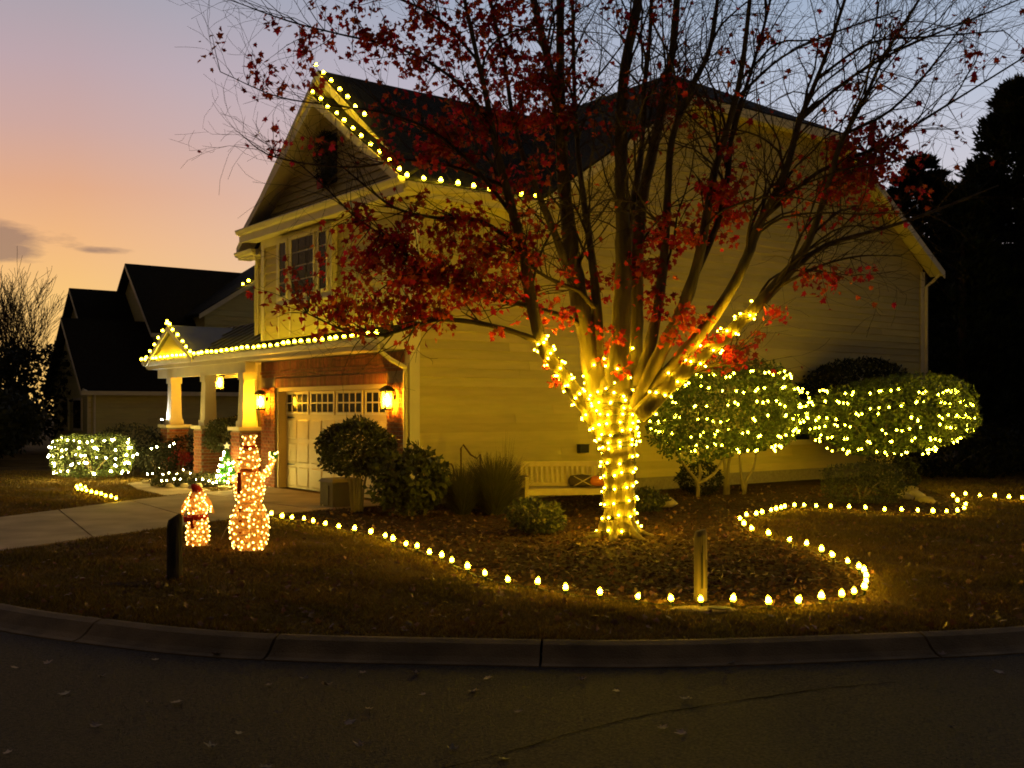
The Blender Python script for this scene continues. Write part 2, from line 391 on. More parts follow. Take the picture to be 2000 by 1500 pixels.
# lawn sheet with gentle unevenness, reaching the horizon behind the houses
rows = [0.02, .4, .9, 1.6, 2.6, 4, 6, 9, 14, 22, 40, 90, 220]
lv, lf = [], []
for i, p in enumerate(cback):
    for d in rows:
        x = p[0] * (1 + d / 60); y = p[1] + d
        lv.append((x, y, 0.0 if d > .1 else -0.004))
nr = len(rows)
for i in range(len(cback) - 1):
    for j in range(nr - 1):
        lf.append((i * nr + j, (i + 1) * nr + j, (i + 1) * nr + j + 1, i * nr + j + 1))
lawn = mobj('lawn', lv, lf, M['lawn'], kind='structure')
# rolled concrete curb in cast segments with open joints
curb = empty('curb'); curb['kind'] = 'structure'
prof = [(0.0, -.10), (0.0, .012), (.05, .014), (.12, -.004), (.22, -.08), (.28, -.106), (.34, -.112), (.345, -.14), (0.0, -.14)]
arc = [0.0]
for i in range(1, len(cback)): arc.append(arc[-1] + float(np.linalg.norm(cback[i] - cback[i - 1])))
arc = np.array(arc); CB = np.array(cback)
def curve_at(s):
    x = np.interp(s, arc, CB[:, 0]); y = np.interp(s, arc, CB[:, 1]); e = .05
    t = np.array([np.interp(s + e, arc, CB[:, 0]) - np.interp(s - e, arc, CB[:, 0]), np.interp(s + e, arc, CB[:, 1]) - np.interp(s - e, arc, CB[:, 1])]); t /= np.linalg.norm(t)
    return np.array([x, y]), np.array([t[1], -t[0]])
def s_of_px(px):
    best = min(np.arange(0, arc[-1], .02), key=lambda s: abs(np.interp(s, arc, CB[:, 0]) / np.interp(s, arc, CB[:, 1]) * F + 1000 - px)); return float(best)
j0, j1, j2 = s_of_px(205), s_of_px(548), s_of_px(1058)
joints = [j0 - 6.2, j0 - 3.1, j0, j1, j2, j2 + 3.0, j2 + 6.0, j2 + 9, j2 + 12]
for a, b in zip(joints[:-1], joints[1:]):
    ss = np.linspace(a + .010, b - .010, 14); v, f = [], []; k = len(prof)
    for s in ss:
        p, nrm = curve_at(s)
        for d, z in prof: q = p + nrm * d; v.append((q[0], q[1], z))
    for i in range(len(ss) - 1):
        for j in range(k):
            jj = (j + 1) % k; f.append((i * k + j, i * k + jj, (i + 1) * k + jj, (i + 1) * k + j))
    f.append(tuple(range(k))); f.append(tuple((len(ss) - 1) * k + j for j in reversed(range(k))))
    mobj('curb_segment', v, f, M['curb'], curb)
# tar seam across the road
mb = MB(); pts = [gr(x, y, -.116) for x, y in [(860, 1500), (960, 1478), (1080, 1442), (1200, 1410), (1330, 1385), (1500, 1360), (1640, 1342), (1750, 1332)]]
pts = [Vector(p) for p in spline(pts, 6)]
v, f = [], []
for i, p in enumerate(pts):
    w = .003 + .006 * random.random(); jx = random.uniform(-.012, .012)
    v += [(p.x, p.y - w + jx, -.1165), (p.x, p.y + w + jx, -.1165)]
    if i: f.append((2 * i - 2, 2 * i, 2 * i + 1, 2 * i - 1))
mobj('road_seam', v, f, M['tar'], road)

# house frame: s runs from the front towards the back, t along the front away from the near corner
A = math.atan2(.607, .795); C0 = Vector((-1.83, 19.0, 0)); U = Vector((math.cos(A), math.sin(A), 0)); W = Vector((-math.sin(A), math.cos(A), 0))
def H(s, t, z=0.0): return C0 + U * s + W * t + Vector((0, 0, z))

# driveway slabs with control joints, and the front walk
drv = empty('driveway'); drv['kind'] = 'structure'
near = [H(-.05, .45), Vector((-3.35, 18.3, 0)), Vector((-4.75, 16.35, 0)), Vector((-5.75, 14.4, 0)), Vector((-6.4, 12.95, 0)), Vector((-7.0, 11.4, 0))]
far = [H(-.05, 5.95), Vector((-6.6, 21.9, 0)), Vector((-7.35, 20.2, 0)), Vector((-7.9, 18.3, 0)), Vector((-8.6, 16.2, 0)), Vector((-10.2, 13.6, 0))]
for i in range(5):
    a, b, c, d = near[i], near[i + 1], far[i + 1], far[i]
    g = .008
    q = [a + (b - a) * g, a + (b - a) * (1 - g), d + (c - d) * (1 - g), d + (c - d) * g]
    MB().slab([p + Vector((0, 0, .018)) for p in q], (0, 0, -.1)).build('slab', M['concrete'], drv)
walk = empty('walkway'); walk['kind'] = 'structure'
wl = [Vector((-7.0, 21.2, 0)), Vector((-8.2, 23.0, 0)), Vector((-9.0, 24.6, 0)), H(-.9, 10.2)]
wr = [Vector((-6.4, 22.4, 0)), Vector((-7.2, 23.9, 0)), Vector((-7.9, 25.0, 0)), H(-.9, 8.9)]
for i in range(3):
    MB().slab([p + Vector((0, 0, .024)) for p in (wl[i], wl[i] + (wl[i + 1] - wl[i]) * .985, wr[i] + (wr[i + 1] - wr[i]) * .985, wr[i])], (0, 0, -.1)).build('slab', M['concrete'], walk)

# planting bed
PATH = [(530, 1000), (550, 1006), (569, 1008), (593, 1010), (612, 1015), (634, 1020), (662, 1025), (692, 1030), (722, 1035), (752, 1043), (768, 1050), (792, 1058), (815, 1063), (839, 1075), (863, 1081), (882, 1090), (914, 1103), (948, 1115), (993, 1127), (1049, 1132), (1105, 1143), (1172, 1152), (1244, 1160), (1312, 1164), (1370, 1166), (1431, 1165), (1502, 1170), (1557, 1167), (1604, 1161), (1644, 1156), (1668, 1150), (1688, 1142), (1692, 1130), (1693, 1120), (1688, 1110), (1678, 1103), (1656, 1092), (1628, 1080), (1605, 1070), (1574, 1058), (1540, 1050), (1502, 1039), (1470, 1030), (1453, 1020), (1446, 1010), (1458, 1003), (1477, 1001), (1490, 998), (1506, 994), (1515, 992), (1525, 989), (1532, 987), (1551, 984), (1571, 984), (1594, 986), (1622, 987), (1658, 988), (1692, 989), (1728, 992), (1762, 993), (1793, 994), (1823, 996), (1849, 996), (1870, 994), (1884, 990), (1885, 982), (1870, 975), (1862, 966), (1886, 963), (1914, 965), (1942, 967), (1970, 969), (1996, 970), (2022, 971)]
PB = [gr(x, y, .10) for x, y in PATH]           # bulb middles, 10 cm above ground
poly = [(p.x, p.y) for p in PB[:68]]
bedpoly = poly + [tuple(H(14.5, -.4)[:2]), tuple(H(16.2, .1)[:2]), tuple(H(0.05, .1)[:2]), tuple(H(-.05, .45)[:2]), (-3.3, 18.2)]
import mathutils.geometry as mg
tess = mg.tessellate_polygon([[Vector((x, y, 0)) for x, y in bedpoly]])
mobj('mulch_bed', [(x, y, .012) for x, y in bedpoly], [tuple(t) for t in tess], M['mulch'], kind='structure')

def inside(P, poly):
    x, y = P[:, 0], P[:, 1]; r = np.zeros(len(P), bool); n = len(poly)
    for i in range(n):
        x0, y0 = poly[i]; x1, y1 = poly[(i + 1) % n]
        c = ((y0 > y) != (y1 > y)); xx = (x1 - x0) * (y - y0) / (y1 - y0 + 1e-12) + x0
        r ^= c & (x < xx)
    return r
drvpoly = [tuple(p[:2]) for p in near] + [tuple(p[:2]) for p in reversed(far)]
walkpoly = [tuple(p[:2]) for p in wl] + [tuple(p[:2]) for p in reversed(wr)]
lawnpoly = [tuple(p) for p in cback] + [(40, 60), (-40, 60)]
def scatter(n, ymin, ymax, power=1.6):
    y = ymin * (ymax / ymin) ** rng.uniform(0, 1, n); x = rng.uniform(-.53, .53, n) * y
    return np.stack([x, y], 1)
# grass blades
P = scatter(330000, 8.0, 30.0)
ok = inside(P, lawnpoly) & ~inside(P, bedpoly) & ~inside(P, drvpoly) & ~inside(P, walkpoly)
hz = (P[:, 0] - C0.x) * math.cos(A) + (P[:, 1] - C0.y) * math.sin(A); ht = -(P[:, 0] - C0.x) * math.sin(A) + (P[:, 1] - C0.y) * math.cos(A)
ok &= ~((hz > -.3) & (hz < 17) & (ht > -.2) & (ht < 12.5))
# thin worn patches
nzp = np.sin(P[:, 0] * 2.1 + 1.3) * np.sin(P[:, 1] * 1.7) + np.sin(P[:, 0] * 5.3 + P[:, 1] * 3.1) * .5 + rng.normal(0, .7, len(P))
ok &= nzp > -1.0
P = P[ok]; n = len(P)
h = rng.uniform(.018, .05, n) * (1 + .3 * np.sin(P[:, 0] * 3 + P[:, 1] * 4)); ang = rng.uniform(0, 6.28, n); w = rng.uniform(.004, .008, n) * np.maximum(1, P[:, 1] / 11)
lean = rng.normal(0, .03, (n, 2))
V = np.zeros((n, 3, 3)); V[:, 0, 0] = P[:, 0] - np.cos(ang) * w; V[:, 0, 1] = P[:, 1] - np.sin(ang) * w; V[:, 1, 0] = P[:, 0] + np.cos(ang) * w; V[:, 1, 1] = P[:, 1] + np.sin(ang) * w
V[:, 2, :2] = P + lean; V[:, 2, 2] = h; V[:, :2, 2] = -.003
go = mobj('grass', V.reshape(-1, 3), np.arange(n * 3).reshape(n, 3), M['grass'], kind='stuff'); tag(go, 'short autumn lawn grass around the mulch bed', 'grass')
# mulch chips and leaf litter
P = scatter(90000, 9.0, 24.0); P = P[inside(P, bedpoly)]
leaf_mesh(np.c_[P, np.full(len(P), .016)], rng.uniform(.025, .07, len(P)), 'mulch_chips', M['chip'], None, flat=.85, aspect=.35)
tag(bpy.data.objects['mulch_chips'], 'brown wood mulch chips covering the planting bed', 'mulch')
P = scatter(9000, 8.8, 24.0); P = P[inside(P, bedpoly) & (rng.uniform(size=len(P)) < .5)]
P2 = scatter(1500, 8.2, 20.0); P2 = P2[inside(P2, lawnpoly) & ~inside(P2, bedpoly) & ~inside(P2, drvpoly)]
P = np.r_[P, P2]
leaf_mesh(np.c_[P, rng.uniform(.02, .045, len(P))], rng.uniform(.04, .075, len(P)), 'leaf_litter', M['litter'], None, flat=.8, shape='maple')
tag(bpy.data.objects['leaf_litter'], 'fallen dry leaves strewn over bed and lawn', 'leaves')
# pale dry leaves on the road, one by one
def one_leaf(curl):
    out = [(0, -.02), (.16, .10), (.46, .06), (.33, .28), (.50, .58), (.24, .56), (.0, 1.0), (-.24, .56), (-.50, .58), (-.33, .28), (-.46, .06), (-.16, .10)]
    b = MB(); b.v = [(0, .35, .02)] + [(x, y, curl * (x * x + (y - .4) ** 2)) for x, y in out]; b.f = [(0, 1 + i, 1 + (i + 1) % 12) for i in range(12)]; return b
LM = [raw_mesh('road_leaf', one_leaf(c), M['dryleaf'], False) for c in (.25, .6, 1.1)]
rp = [(33, 1304), (85, 1298), (192, 1325), (135, 1355), (310, 1290), (290, 1372), (340, 1371), (175, 1418), (418, 1460), (15, 1473), (525, 1340), (545, 1392), (470, 1435), (712, 1316), (640, 1340), (832, 1356), (922, 1353), (814, 1318), (945, 1326), (712, 1386), (710, 1460), (672, 1415), (520, 1498), (602, 1325), (448, 1276), (430, 1279), (610, 1272), (635, 1277), (655, 1278), (560, 1278), (995, 1283), (1055, 1282), (1340, 1294), (1420, 1297), (1335, 1365), (1540, 1292), (1290, 1425), (1340, 1432), (1860, 1422), (1895, 1275), (1840, 1281), (885, 1468), (975, 1483), (1010, 1390), (1130, 1330), (1210, 1350), (760, 1270), (540, 1279), (230, 1247), (60, 1233), (1660, 1284), (1950, 1310)]
for i, (x, y) in enumerate(rp):
    p = gr(x, y, -.113); o = link('fallen_leaf', LM[i % 3]); s = random.uniform(.05, .085)
    o.location = p + Vector((0, 0, .004)); o.scale = (s, s, s); o.rotation_euler = (random.uniform(-.2, .2), random.uniform(-.2, .2), random.uniform(0, 6.28))
    tag(o, 'pale dry fallen leaf lying on the asphalt road', 'leaf', 'dry leaves on the road')
# bare soil patch by the dark post, and the meter cover by the pale post
mb = MB(); c = gr(275, 1142); v = [(c.x, c.y, .016)]
for k in range(18):
    t = k / 18 * 6.283; r = 1 + random.uniform(-.25, .25); v.append((c.x + .36 * r * math.cos(t), c.y + .13 * r * math.sin(t), .012))
mobj('soil_patch', v, [(0, 1 + k, 1 + (k + 1) % 18) for k in range(18)], M['mulch'], kind='structure')
c = gr(1375, 1192); t = empty('meter_cover', c, 0, 'low concrete meter cover with dark round lid beside the pale post', 'cover')
MB().lathe([(.30, -.02), (.30, .012), (.26, .022)], 20, (0, 0, 0), 1, .5).build('base', M['curb'], t); MB().lathe([(.10, .023), (.095, .032)], 16, (.13, -.03, 0), 1, .6).build('lid', M['lid'], t)

# ------------------------------------------------------------------ the house
house = empty('house', C0, A, 'two storey beige house with lit gables and a garage', 'house')
def boards(part, plane, c, ext, z0, z1, step=.172, m=None, out=-1):
    z = z0
    while z < z1 - .02:
        zt = min(z + step, z1); a0, a1 = ext(z); b0, b1 = ext(zt)
        if a1 - a0 > .05:
            if b1 - b0 < .02: b0 = b1 = (a0 + a1) / 2
            lo, hi = out * .046, out * .010
            cuts = [(a0, b0)]; x = a0 + random.uniform(2.2, 5.4)          # boards butt end to end
            while x < min(a1, b1) - 1.2: cuts.append((x, x)) if x > max(a0, b0) + .5 else None; x += random.uniform(4.2, 6.2)
            cuts.append((a1, b1))
            if plane == 's': f = lambda r: (c + r[1], r[0], r[2])
            else: f = lambda r: (r[0], c + r[1], r[2])
            for (l0, m0), (l1, m1) in zip(cuts[:-1], cuts[1:]):
                l0, m0 = l0 + .003, m0 + .003; w = random.uniform(-.003, .003)
                q = [(l0, lo + w, z), (l1, lo + w, z), (l1, 0, z), (l0, 0, z)]; p = [(m0, hi, zt + .006), (m1, hi, zt + .006), (m1, 0, zt + .006), (m0, 0, zt + .006)]
                MB().hexa([f(r) for r in q], [f(r) for r in p]).build('siding_board', m or M['siding'], part)
        z = zt
# --- walls (backing) and siding
EZ = 5.62
side_wall = MB().slab([(0, 0, .02), (16.6, 0, .02), (16.6, 0, EZ), (12.35, 0, 8.62), (6.95, 0, 8.62), (2.75, 0, EZ), (0, 0, EZ)], (0, .2, 0)).build('wall', M['siding'], house)
def ext_side(z):
    if z <= EZ: return (0.0, 16.6)
    return (2.75 + (z - EZ) / .715, 16.6 - (z - EZ) / .71)
boards(side_wall, 't', 0, ext_side, .30, 8.6)
MB().box((.02, -.028, .02), (16.58, -.002, .30)).build('foundation', M['mortar'], house)
front_wall = MB().slab([(0, .2, 2.6), (0, 6.36, 2.6), (0, 6.36, 5.85), (0, 3.1, 8.02), (0, -.0, 5.85), (0, .2, 5.6)], (.2, 0, 0)).build('wall', M['siding'], house)
boards(front_wall, 's', 0, lambda z: (.0, 6.36), 3.30, 5.72)
boards(front_wall, 's', 0, lambda z: (.0 + (z - 5.85) / .685, 6.36 - (z - 5.85) / .66), 5.98, 7.98, .16)
back_gable = MB().slab([(.36, -.1, 5.6), (.36, 7.5, 5.6), (.36, 3.7, 8.65)], (.1, 0, 0)).build('wall', M['siding'], house)
boards(back_gable, 's', .36, lambda z: (-.1 + (z - 5.6) / .80, 7.5 - (z - 5.6) / .80), 6.6, 8.6, .16)
wing = MB().box((.36, 6.36, .1), (.5, 7.5, 5.6)).build('wall', M['siding'], house)
boards(wing, 's', .36, lambda z: (6.38, 7.5), 3.3, 5.6)
MB().box((.5, 7.3, .05), (3.0, 7.5, 5.6)).build('wall', M['siding'], house)
MB().box((2.8, 7.5, .05), (3.0, 12.0, 5.6)).build('wall', M['siding'], house)
MB().box((3.0, 11.8, .05), (16.6, 12.0, 5.6)).build('wall', M['siding'], house)
MB().box((16.4, .2, .05), (16.6, 11.8, 5.6)).build('wall', M['siding'], house)
# corner boards, frieze
for a, b in (((-.062, -.060, .30), (.0, .15, 5.60)), ((.0, -.062, .30), (.15, -.03, 5.60)), ((16.45, -.062, .30), (16.63, -.03, 5.55)), ((-.062, 6.22, 3.3), (-.002, 6.38, 5.65)),
             ((.300, 7.36, 3.3), (.358, 7.53, 5.6)), ((-.075, -.075, 3.0), (.16, -.063, 3.5))):
    MB().box(a, b).build('corner_board', M['trim'], house)
MB().box((.15, -.060, 5.42), (2.8, -.03, 5.62)).build('frieze', M['trim'], house)
MB().box((-.060, .15, 5.44), (-.03, 6.22, 5.64)).build('frieze', M['trim'], house)
# --- roofs
def zl(s): return 10.45 - .66 * abs(9.67 - s)
rm = M['shingle']; th = (0, 0, -.14)
e0, e1 = 2.35, 16.99
MB().slab([(e0, -.42, zl(e0)), (6.94, -.42, 8.65), (9.67, 2.9, 10.45), (9.67, 12.4, 10.45), (e0, 12.4, zl(e0))], th).build('roof', rm, house)
MB().slab([(e1, 12.4, zl(e1)), (9.67, 12.4, 10.452), (9.67, 2.9, 10.452), (12.4, -.42, 8.652), (e1, -.42, zl(e1))], th).build('roof', rm, house)
MB().slab([(6.94, -.425, 8.654), (12.4, -.425, 8.654), (9.67, 2.9, 10.455)], th).build('roof', rm, house)
MB().slab([(.02, -.42, 5.75), (2.55, -.42, 5.75), (7.25, 3.7, 8.86), (.02, 3.7, 8.86)], th).build('roof', rm, house)
MB().slab([(.02, 3.7, 8.858), (7.25, 3.7, 8.858), (2.55, 7.9, 5.68), (.02, 7.9, 5.68)], th).build('roof', rm, house)
MB().slab([(-.38, -.42, 5.84), (.36, -.42, 5.84), (.36, 3.1, 8.13), (-.38, 3.1, 8.13)], (0, 0, -.12)).build('roof', rm, house)
MB().slab([(-.38, 3.1, 8.128), (.36, 3.1, 8.128), (.36, 6.78, 5.79), (-.38, 6.78, 5.79)], (0, 0, -.12)).build('roof', rm, house)
MB().slab([(-.40, -.40, 5.86), (-.40, 6.74, 5.86), (-.005, 6.74, 6.10), (-.005, -.40, 6.10)], (0, 0, -.04)).build('pent_roof', rm, house)
# rake boards and soffits (white)
def rake(p, q, h=.2, w=.03, name='rake_board'):
    p, q = Vector(p), Vector(q)
    d = Vector((0, 0, -h)); n = Vector((-w, 0, 0)) if abs(p.x - q.x) < 1e-6 else Vector((0, -w, 0))
    MB().hexa([p + d, q + d, q + d + n, p + d + n], [p, q, q + n, p + n]).build(name, M['trim'], house)
rake((e0, -.425, zl(e0) - .05), (6.96, -.425, 8.60)); rake((6.96, -.425, 8.60), (12.38, -.425, 8.60)); rake((12.38, -.425, 8.60), (e1, -.425, zl(e1) - .05))
for s0, s1 in ((e0, 6.94), (12.4, e1)):
    MB().slab([(s0, -.42, zl(s0) - .15), (s1, -.42, zl(s1) - .15), (s1, .0, zl(s1) - .15), (s0, .0, zl(s0) - .15)], (0, 0, -.02)).build('soffit', M['trim'], house)
MB().slab([(6.94, -.42, 8.50), (12.4, -.42, 8.50), (12.4, 0, 8.50), (6.94, 0, 8.50)], (0, 0, -.02)).build('soffit', M['trim'], house)
rake((-.385, -.42, 5.80), (-.385, 3.1, 8.09), .17); rake((-.385, 3.1, 8.088), (-.385, 6.78, 5.76), .17)
rake((.012, -.42, 5.72), (.012, 3.7, 8.83), .17); rake((.012, 3.7, 8.828), (.012, 7.9, 5.64), .17)
MB().slab([(-.38, -.42, 5.71), (-.38, 3.1, 8.0), (0, 3.1, 8.0), (0, -.42, 5.71)], (0, 0, -.02)).build('soffit', M['trim'], house)
MB().slab([(-.38, 3.1, 8.0), (-.38, 6.78, 5.66), (0, 6.78, 5.66), (0, 3.1, 8.0)], (0, 0, -.02)).build('soffit', M['trim'], house)
MB().slab([(.02, 3.7, 8.70), (.02, 7.9, 5.52), (.36, 7.9, 5.52), (.36, 3.7, 8.70)], (0, 0, -.02)).build('soffit', M['trim'], house)
MB().slab([(.02, -.42, 5.59), (.02, 3.7, 8.70), (.36, 3.7, 8.70), (.36, -.42, 5.59)], (0, 0, -.02)).build('soffit', M['trim'], house)
# horizontal eaves: gutter, fascia, soffit
def gutter(a, b, out, z, name='gutter'):     # K-style gutter run between plan points a,b
    a, b, o = Vector((*a, z)), Vector((*b, z)), Vector((*out, 0))
    pr = [(0, 0), (.12, 0), (.12, -.03), (.08, -.10), (0, -.12)]
    MB().hexa([a + o * x + Vector((0, 0, y)) for x, y in pr], [b + o * x + Vector((0, 0, y)) for x, y in pr]).build(name, M['trim'], house)
gutter((-.41, -.42), (-.41, 6.76), (-1, 0), 5.855)
gutter((-.40, -.43), (2.5, -.43), (0, -1), 5.76)
gutter((.06, 6.95), (.06, 7.95), (-1, 0), 5.52)
MB().box((-.41, -.40, 5.62), (-.002, 6.74, 5.66)).build('soffit', M['trim'], house)
MB().box((.0, -.42, 5.56), (2.7, -.03, 5.60)).build('soffit', M['trim'], house)
MB().box((-.42, -.42, 5.58), (-.38, 6.74, 5.82)).build('fascia', M['trim'], house)
MB().box((.0, -.425, 5.54), (2.6, -.40, 5.72)).build('fascia', M['trim'], house)
MB().box((.05, 6.80, 5.36), (.36, 7.95, 5.40)).build('soffit', M['trim'], house)
# --- upper box window in three lights, with panel and battens below
win = MB().box((-.16, 2.75, 4.05), (-.03, 5.35, 5.52)).build('window', M['trim'], house)
for t0, t1 in ((4.82, 5.16), (3.52, 4.56), (2.94, 3.28)):
    nc = 1 if t1 - t0 < .5 else 3
    for r in range(4):
        for q in range(nc):
            hgt = 1.18 / 4; zz = 4.22 + r * hgt; wq = (t1 - t0) / nc; a = t0 + q * wq
            MB().box((-.172, a + .016, zz + .016), (-.160, a + wq - .016, zz + hgt - .016)).build('pane', M['glass'], win)
    for a, b in (((-.19, t0 - .05, 4.16), (-.163, t0, 5.46)), ((-.19, t1, 4.16), (-.163, t1 + .05, 5.46)), ((-.189, t0, 4.16), (-.163, t1, 4.215)), ((-.189, t0, 5.405), (-.163, t1, 5.46))):
        MB().box(a, b).build('window_frame', M['trim'], win)
MB().box((-.21, 2.72, 4.0), (-.03, 5.38, 4.05)).build('window_sill', M['trim'], win)
pan = MB().box((-.12, 2.78, 3.34), (-.03, 5.32, 4.0)).build('panel', M['siding'], house)
for t0 in (2.78, 3.42, 4.05, 4.68, 5.26): MB().box((-.135, t0, 3.34), (-.12, t0 + .06, 4.0)).build('batten', M['trim'], pan)
# dark louvred vent behind the wreath
vent = MB().box((-.05, 2.75, 6.35), (-.03, 3.45, 7.35)).build('vent', M['black'], house)
for k in range(9): MB().slab([(-.06, 2.78, 6.42 + k * .1), (-.06, 3.42, 6.42 + k * .1), (-.02, 3.42, 6.47 + k * .1), (-.02, 2.78, 6.47 + k * .1)], (0, 0, -.01)).build('slat', M['black'], vent)
# small side window behind the clipped trees
wx = MB().box((10.55, -.075, .95), (11.55, -.032, 2.2)).build('window', M['trim'], house)
for z0, z1 in ((1.02, 1.56), (1.60, 2.13)): MB().box((10.63, -.082, z0), (11.47, -.073, z1)).build('pane', M['glass'], wx)
MB().box((10.5, -.10, .90), (11.6, -.03, .95)).build('window_sill', M['trim'], wx)
# --- garage front: brick piers and lintel laid brick by brick
gar = MB().box((-.062, .10, .02), (-.002, .72, 2.85)).build('brick_front', M['mortar'], house)
gar2 = MB().box((-.062, 5.60, .02), (-.002, 6.36, 2.85)).build('brick_front', M['mortar'], house)
lint = MB().box((-.062, .72, 2.24), (-.002, 5.60, 2.85)).build('brick_lintel', M['mortar'], house)
MB().box((-.062, .085, .02), (.0, .10, 2.85)).build('brick_return', M['black'], house)
def put_brick(parent, t, z, upright=False, half=1.0):
    o = link('brick', ME['brick'], parent); o.location = (-.066 - random.uniform(0, .003), t, z); o.scale = (1, half, 1)
    if upright: o.rotation_euler = (math.pi / 2, 0, 0)
for part, t0, t1 in ((gar, .10, .72), (gar2, 5.60, 6.36)):
    for r in range(30):
        z = .06 + r * .0745; t = t0 + (.1 if r % 2 else 0.0)
        if r % 2: put_brick(part, t0 + .048, z, half=.46)
        while t + .19 <= t1 + .002: put_brick(part, t + .1, z); t += .206
        if t1 - t > .06: put_brick(part, (t + t1) / 2, z, half=(t1 - t) / .206)
for k in range(65): put_brick(lint, .76 + k * .0748, 2.345, True)
mb = MB()
for k in range(83): mb.box((-.084, .12 + k * .0748, 2.62), (-.06, .182 + k * .0748, 2.82))
for r in range(2):
    for k in range(30): mb.box((-.084, .10 + k * .206 + (r % 2) * .1, 2.472 + r * .0745), (-.06, .294 + k * .206 + (r % 2) * .1, 2.534 + r * .0745))
mb.build('brickwork', M['brickj'], lint, kind='stuff')
# garage door in the opening
jl = [((-.03, .72, .02), (.25, .80, 2.24)), ((-.03, 5.52, .02), (.25, 5.60, 2.24)), ((-.03, .80, 2.16), (.25, 5.52, 2.24))]
for a, b in jl: MB().box(a, b).build('door_jamb', M['door'], house)
gd = MB().box((.16, .80, .03), (.20, 5.52, 2.16)).build('garage_door', M['door'], house)
cw = 4.72 / 4
for c in range(4):
    t0 = .80 + c * cw
    for r in range(3):
        z0 = .07 + r * .52
        for half in range(2):
            a = t0 + .06 + half * (cw / 2 - .02); b = a + cw / 2 - .10
            MB().hexa([(.16, a, z0), (.16, b, z0), (.16, b, z0 + .43), (.16, a, z0 + .43)][::-1], [(.145, a + .03, z0 + .03), (.145, b - .03, z0 + .03), (.145, b - .03, z0 + .40), (.145, a + .03, z0 + .40)][::-1]).build('door_panel', M['door'], gd)
    for i in range(4):
        for j in range(2):
            w = (cw - .18) / 4; a = t0 + .09 + i * w; z0 = 1.70 + j * .20
            MB().box((.150, a + .014, z0 + .012), (.158, a + w - .014, z0 + .188)).build('pane', M['glass'], gd)
    fr = MB().box((.135, t0 + .05, 1.655), (.159, t0 + cw - .05, 1.698)); fr.box((.135, t0 + .05, 2.102), (.159, t0 + cw - .05, 2.14)); fr.box((.135, t0 + .05, 1.698), (.159, t0 + .09, 2.102)); fr.box((.135, t0 + cw - .09, 1.698), (.159, t0 + cw - .05, 2.102))
    w = (cw - .18) / 4
    for i in range(1, 4): fr.box((.139, t0 + .09 + i * w - .014, 1.70), (.159, t0 + .09 + i * w + .014, 2.10))
    fr.box((.140, t0 + .09, 1.886), (.159, t0 + cw - .09, 1.914))
    fr.build('window_frame', M['trim'], gd)
for z0 in (1.56, .52):
    MB().hexa([(.14, 5.42, z0), (.155, 5.42, z0), (.155, 5.42, z0 + .05), (.14, 5.42, z0 + .05)], [(.14, 5.08, z0 + .02), (.155, 5.08, z0 + .02), (.155, 5.08, z0 + .03), (.14, 5.08, z0 + .03)]).build('strap_hinge', M['black'], gd)
# pent roof and gutter over the garage, carried on across the porch
MB().slab([(-.60, -.06, 3.06), (-.60, 6.40, 3.06), (-.003, 6.40, 3.34), (-.003, -.06, 3.34)], (0, 0, -.05)).build('pent_roof', M['shingle'], house)
MB().box((-.60, -.06, 2.86), (-.575, 12.70, 3.04)).build('fascia', M['trim'], house)
gutter((-.60, -.06), (-.60, 12.75), (-1, 0), 3.05)
MB().box((-.575, -.05, 2.85), (-.003, 6.40, 2.88)).build('soffit', M['trim'], house)
MB().slab([(-.60, -.062, 2.86), (-.0, -.062, 2.86), (-.0, -.062, 3.30), (-.60, -.062, 3.02)], (0, .04, 0)).build('roof_end', M['trim'], house)
# downspout
MB().tube([(-.66, .06, 2.95), (-.66, .06, 2.84), (-.40, .04, 2.66), (-.11, .02, 2.52), (-.10, .02, 2.42), (-.10, .02, .15), (-.22, .02, .06)], .045, 8).build('downspout', M['trim'], house)
MB().tube([(-.0, 6.95, 5.45), (.2, 7.2, 5.25), (.30, 7.48, 5.1), (.30, 7.48, .2)], .035, 8).build('downspout', M['trim'], house)
MB().tube([(16.9, -.36, 5.5), (16.8, -.2, 5.3), (16.66, -.09, 5.15), (16.66, -.09, .2)], .04, 8).build('downspout', M['trim'], house)
# --- porch
porch = MB().box((-.45, 6.42, .0), (2.8, 12.4, .16)).build('porch_floor', M['concrete'], house)
MB().slab([(-.60, 6.42, 3.06), (-.60, 12.7, 3.06), (1.1, 12.7, 3.95), (1.1, 6.42, 3.95)], (0, 0, -.05)).build('porch_roof', M['metalroof'], house)
for k in range(13): MB().bar((-.60, 6.6 + k * .5, 3.085), (1.1, 6.6 + k * .5, 3.975), .03, .05).build('roof_seam', M['metalroof'], house)
MB().box((1.08, 6.42, 3.93), (1.16, 12.7, 4.0)).build('roof_cap', M['black'], house)
MB().box((-.57, 6.42, 2.84), (1.1, 12.66, 2.87)).build('porch_ceiling', M['trim'], house)
MB().box((-.42, 6.42, 2.60), (-.18, 12.3, 2.84)).build('porch_beam', M['trim'], house)
MB().box((.86, 6.42, 2.60), (1.1, 12.3, 2.84)).build('porch_beam', M['trim'], house)
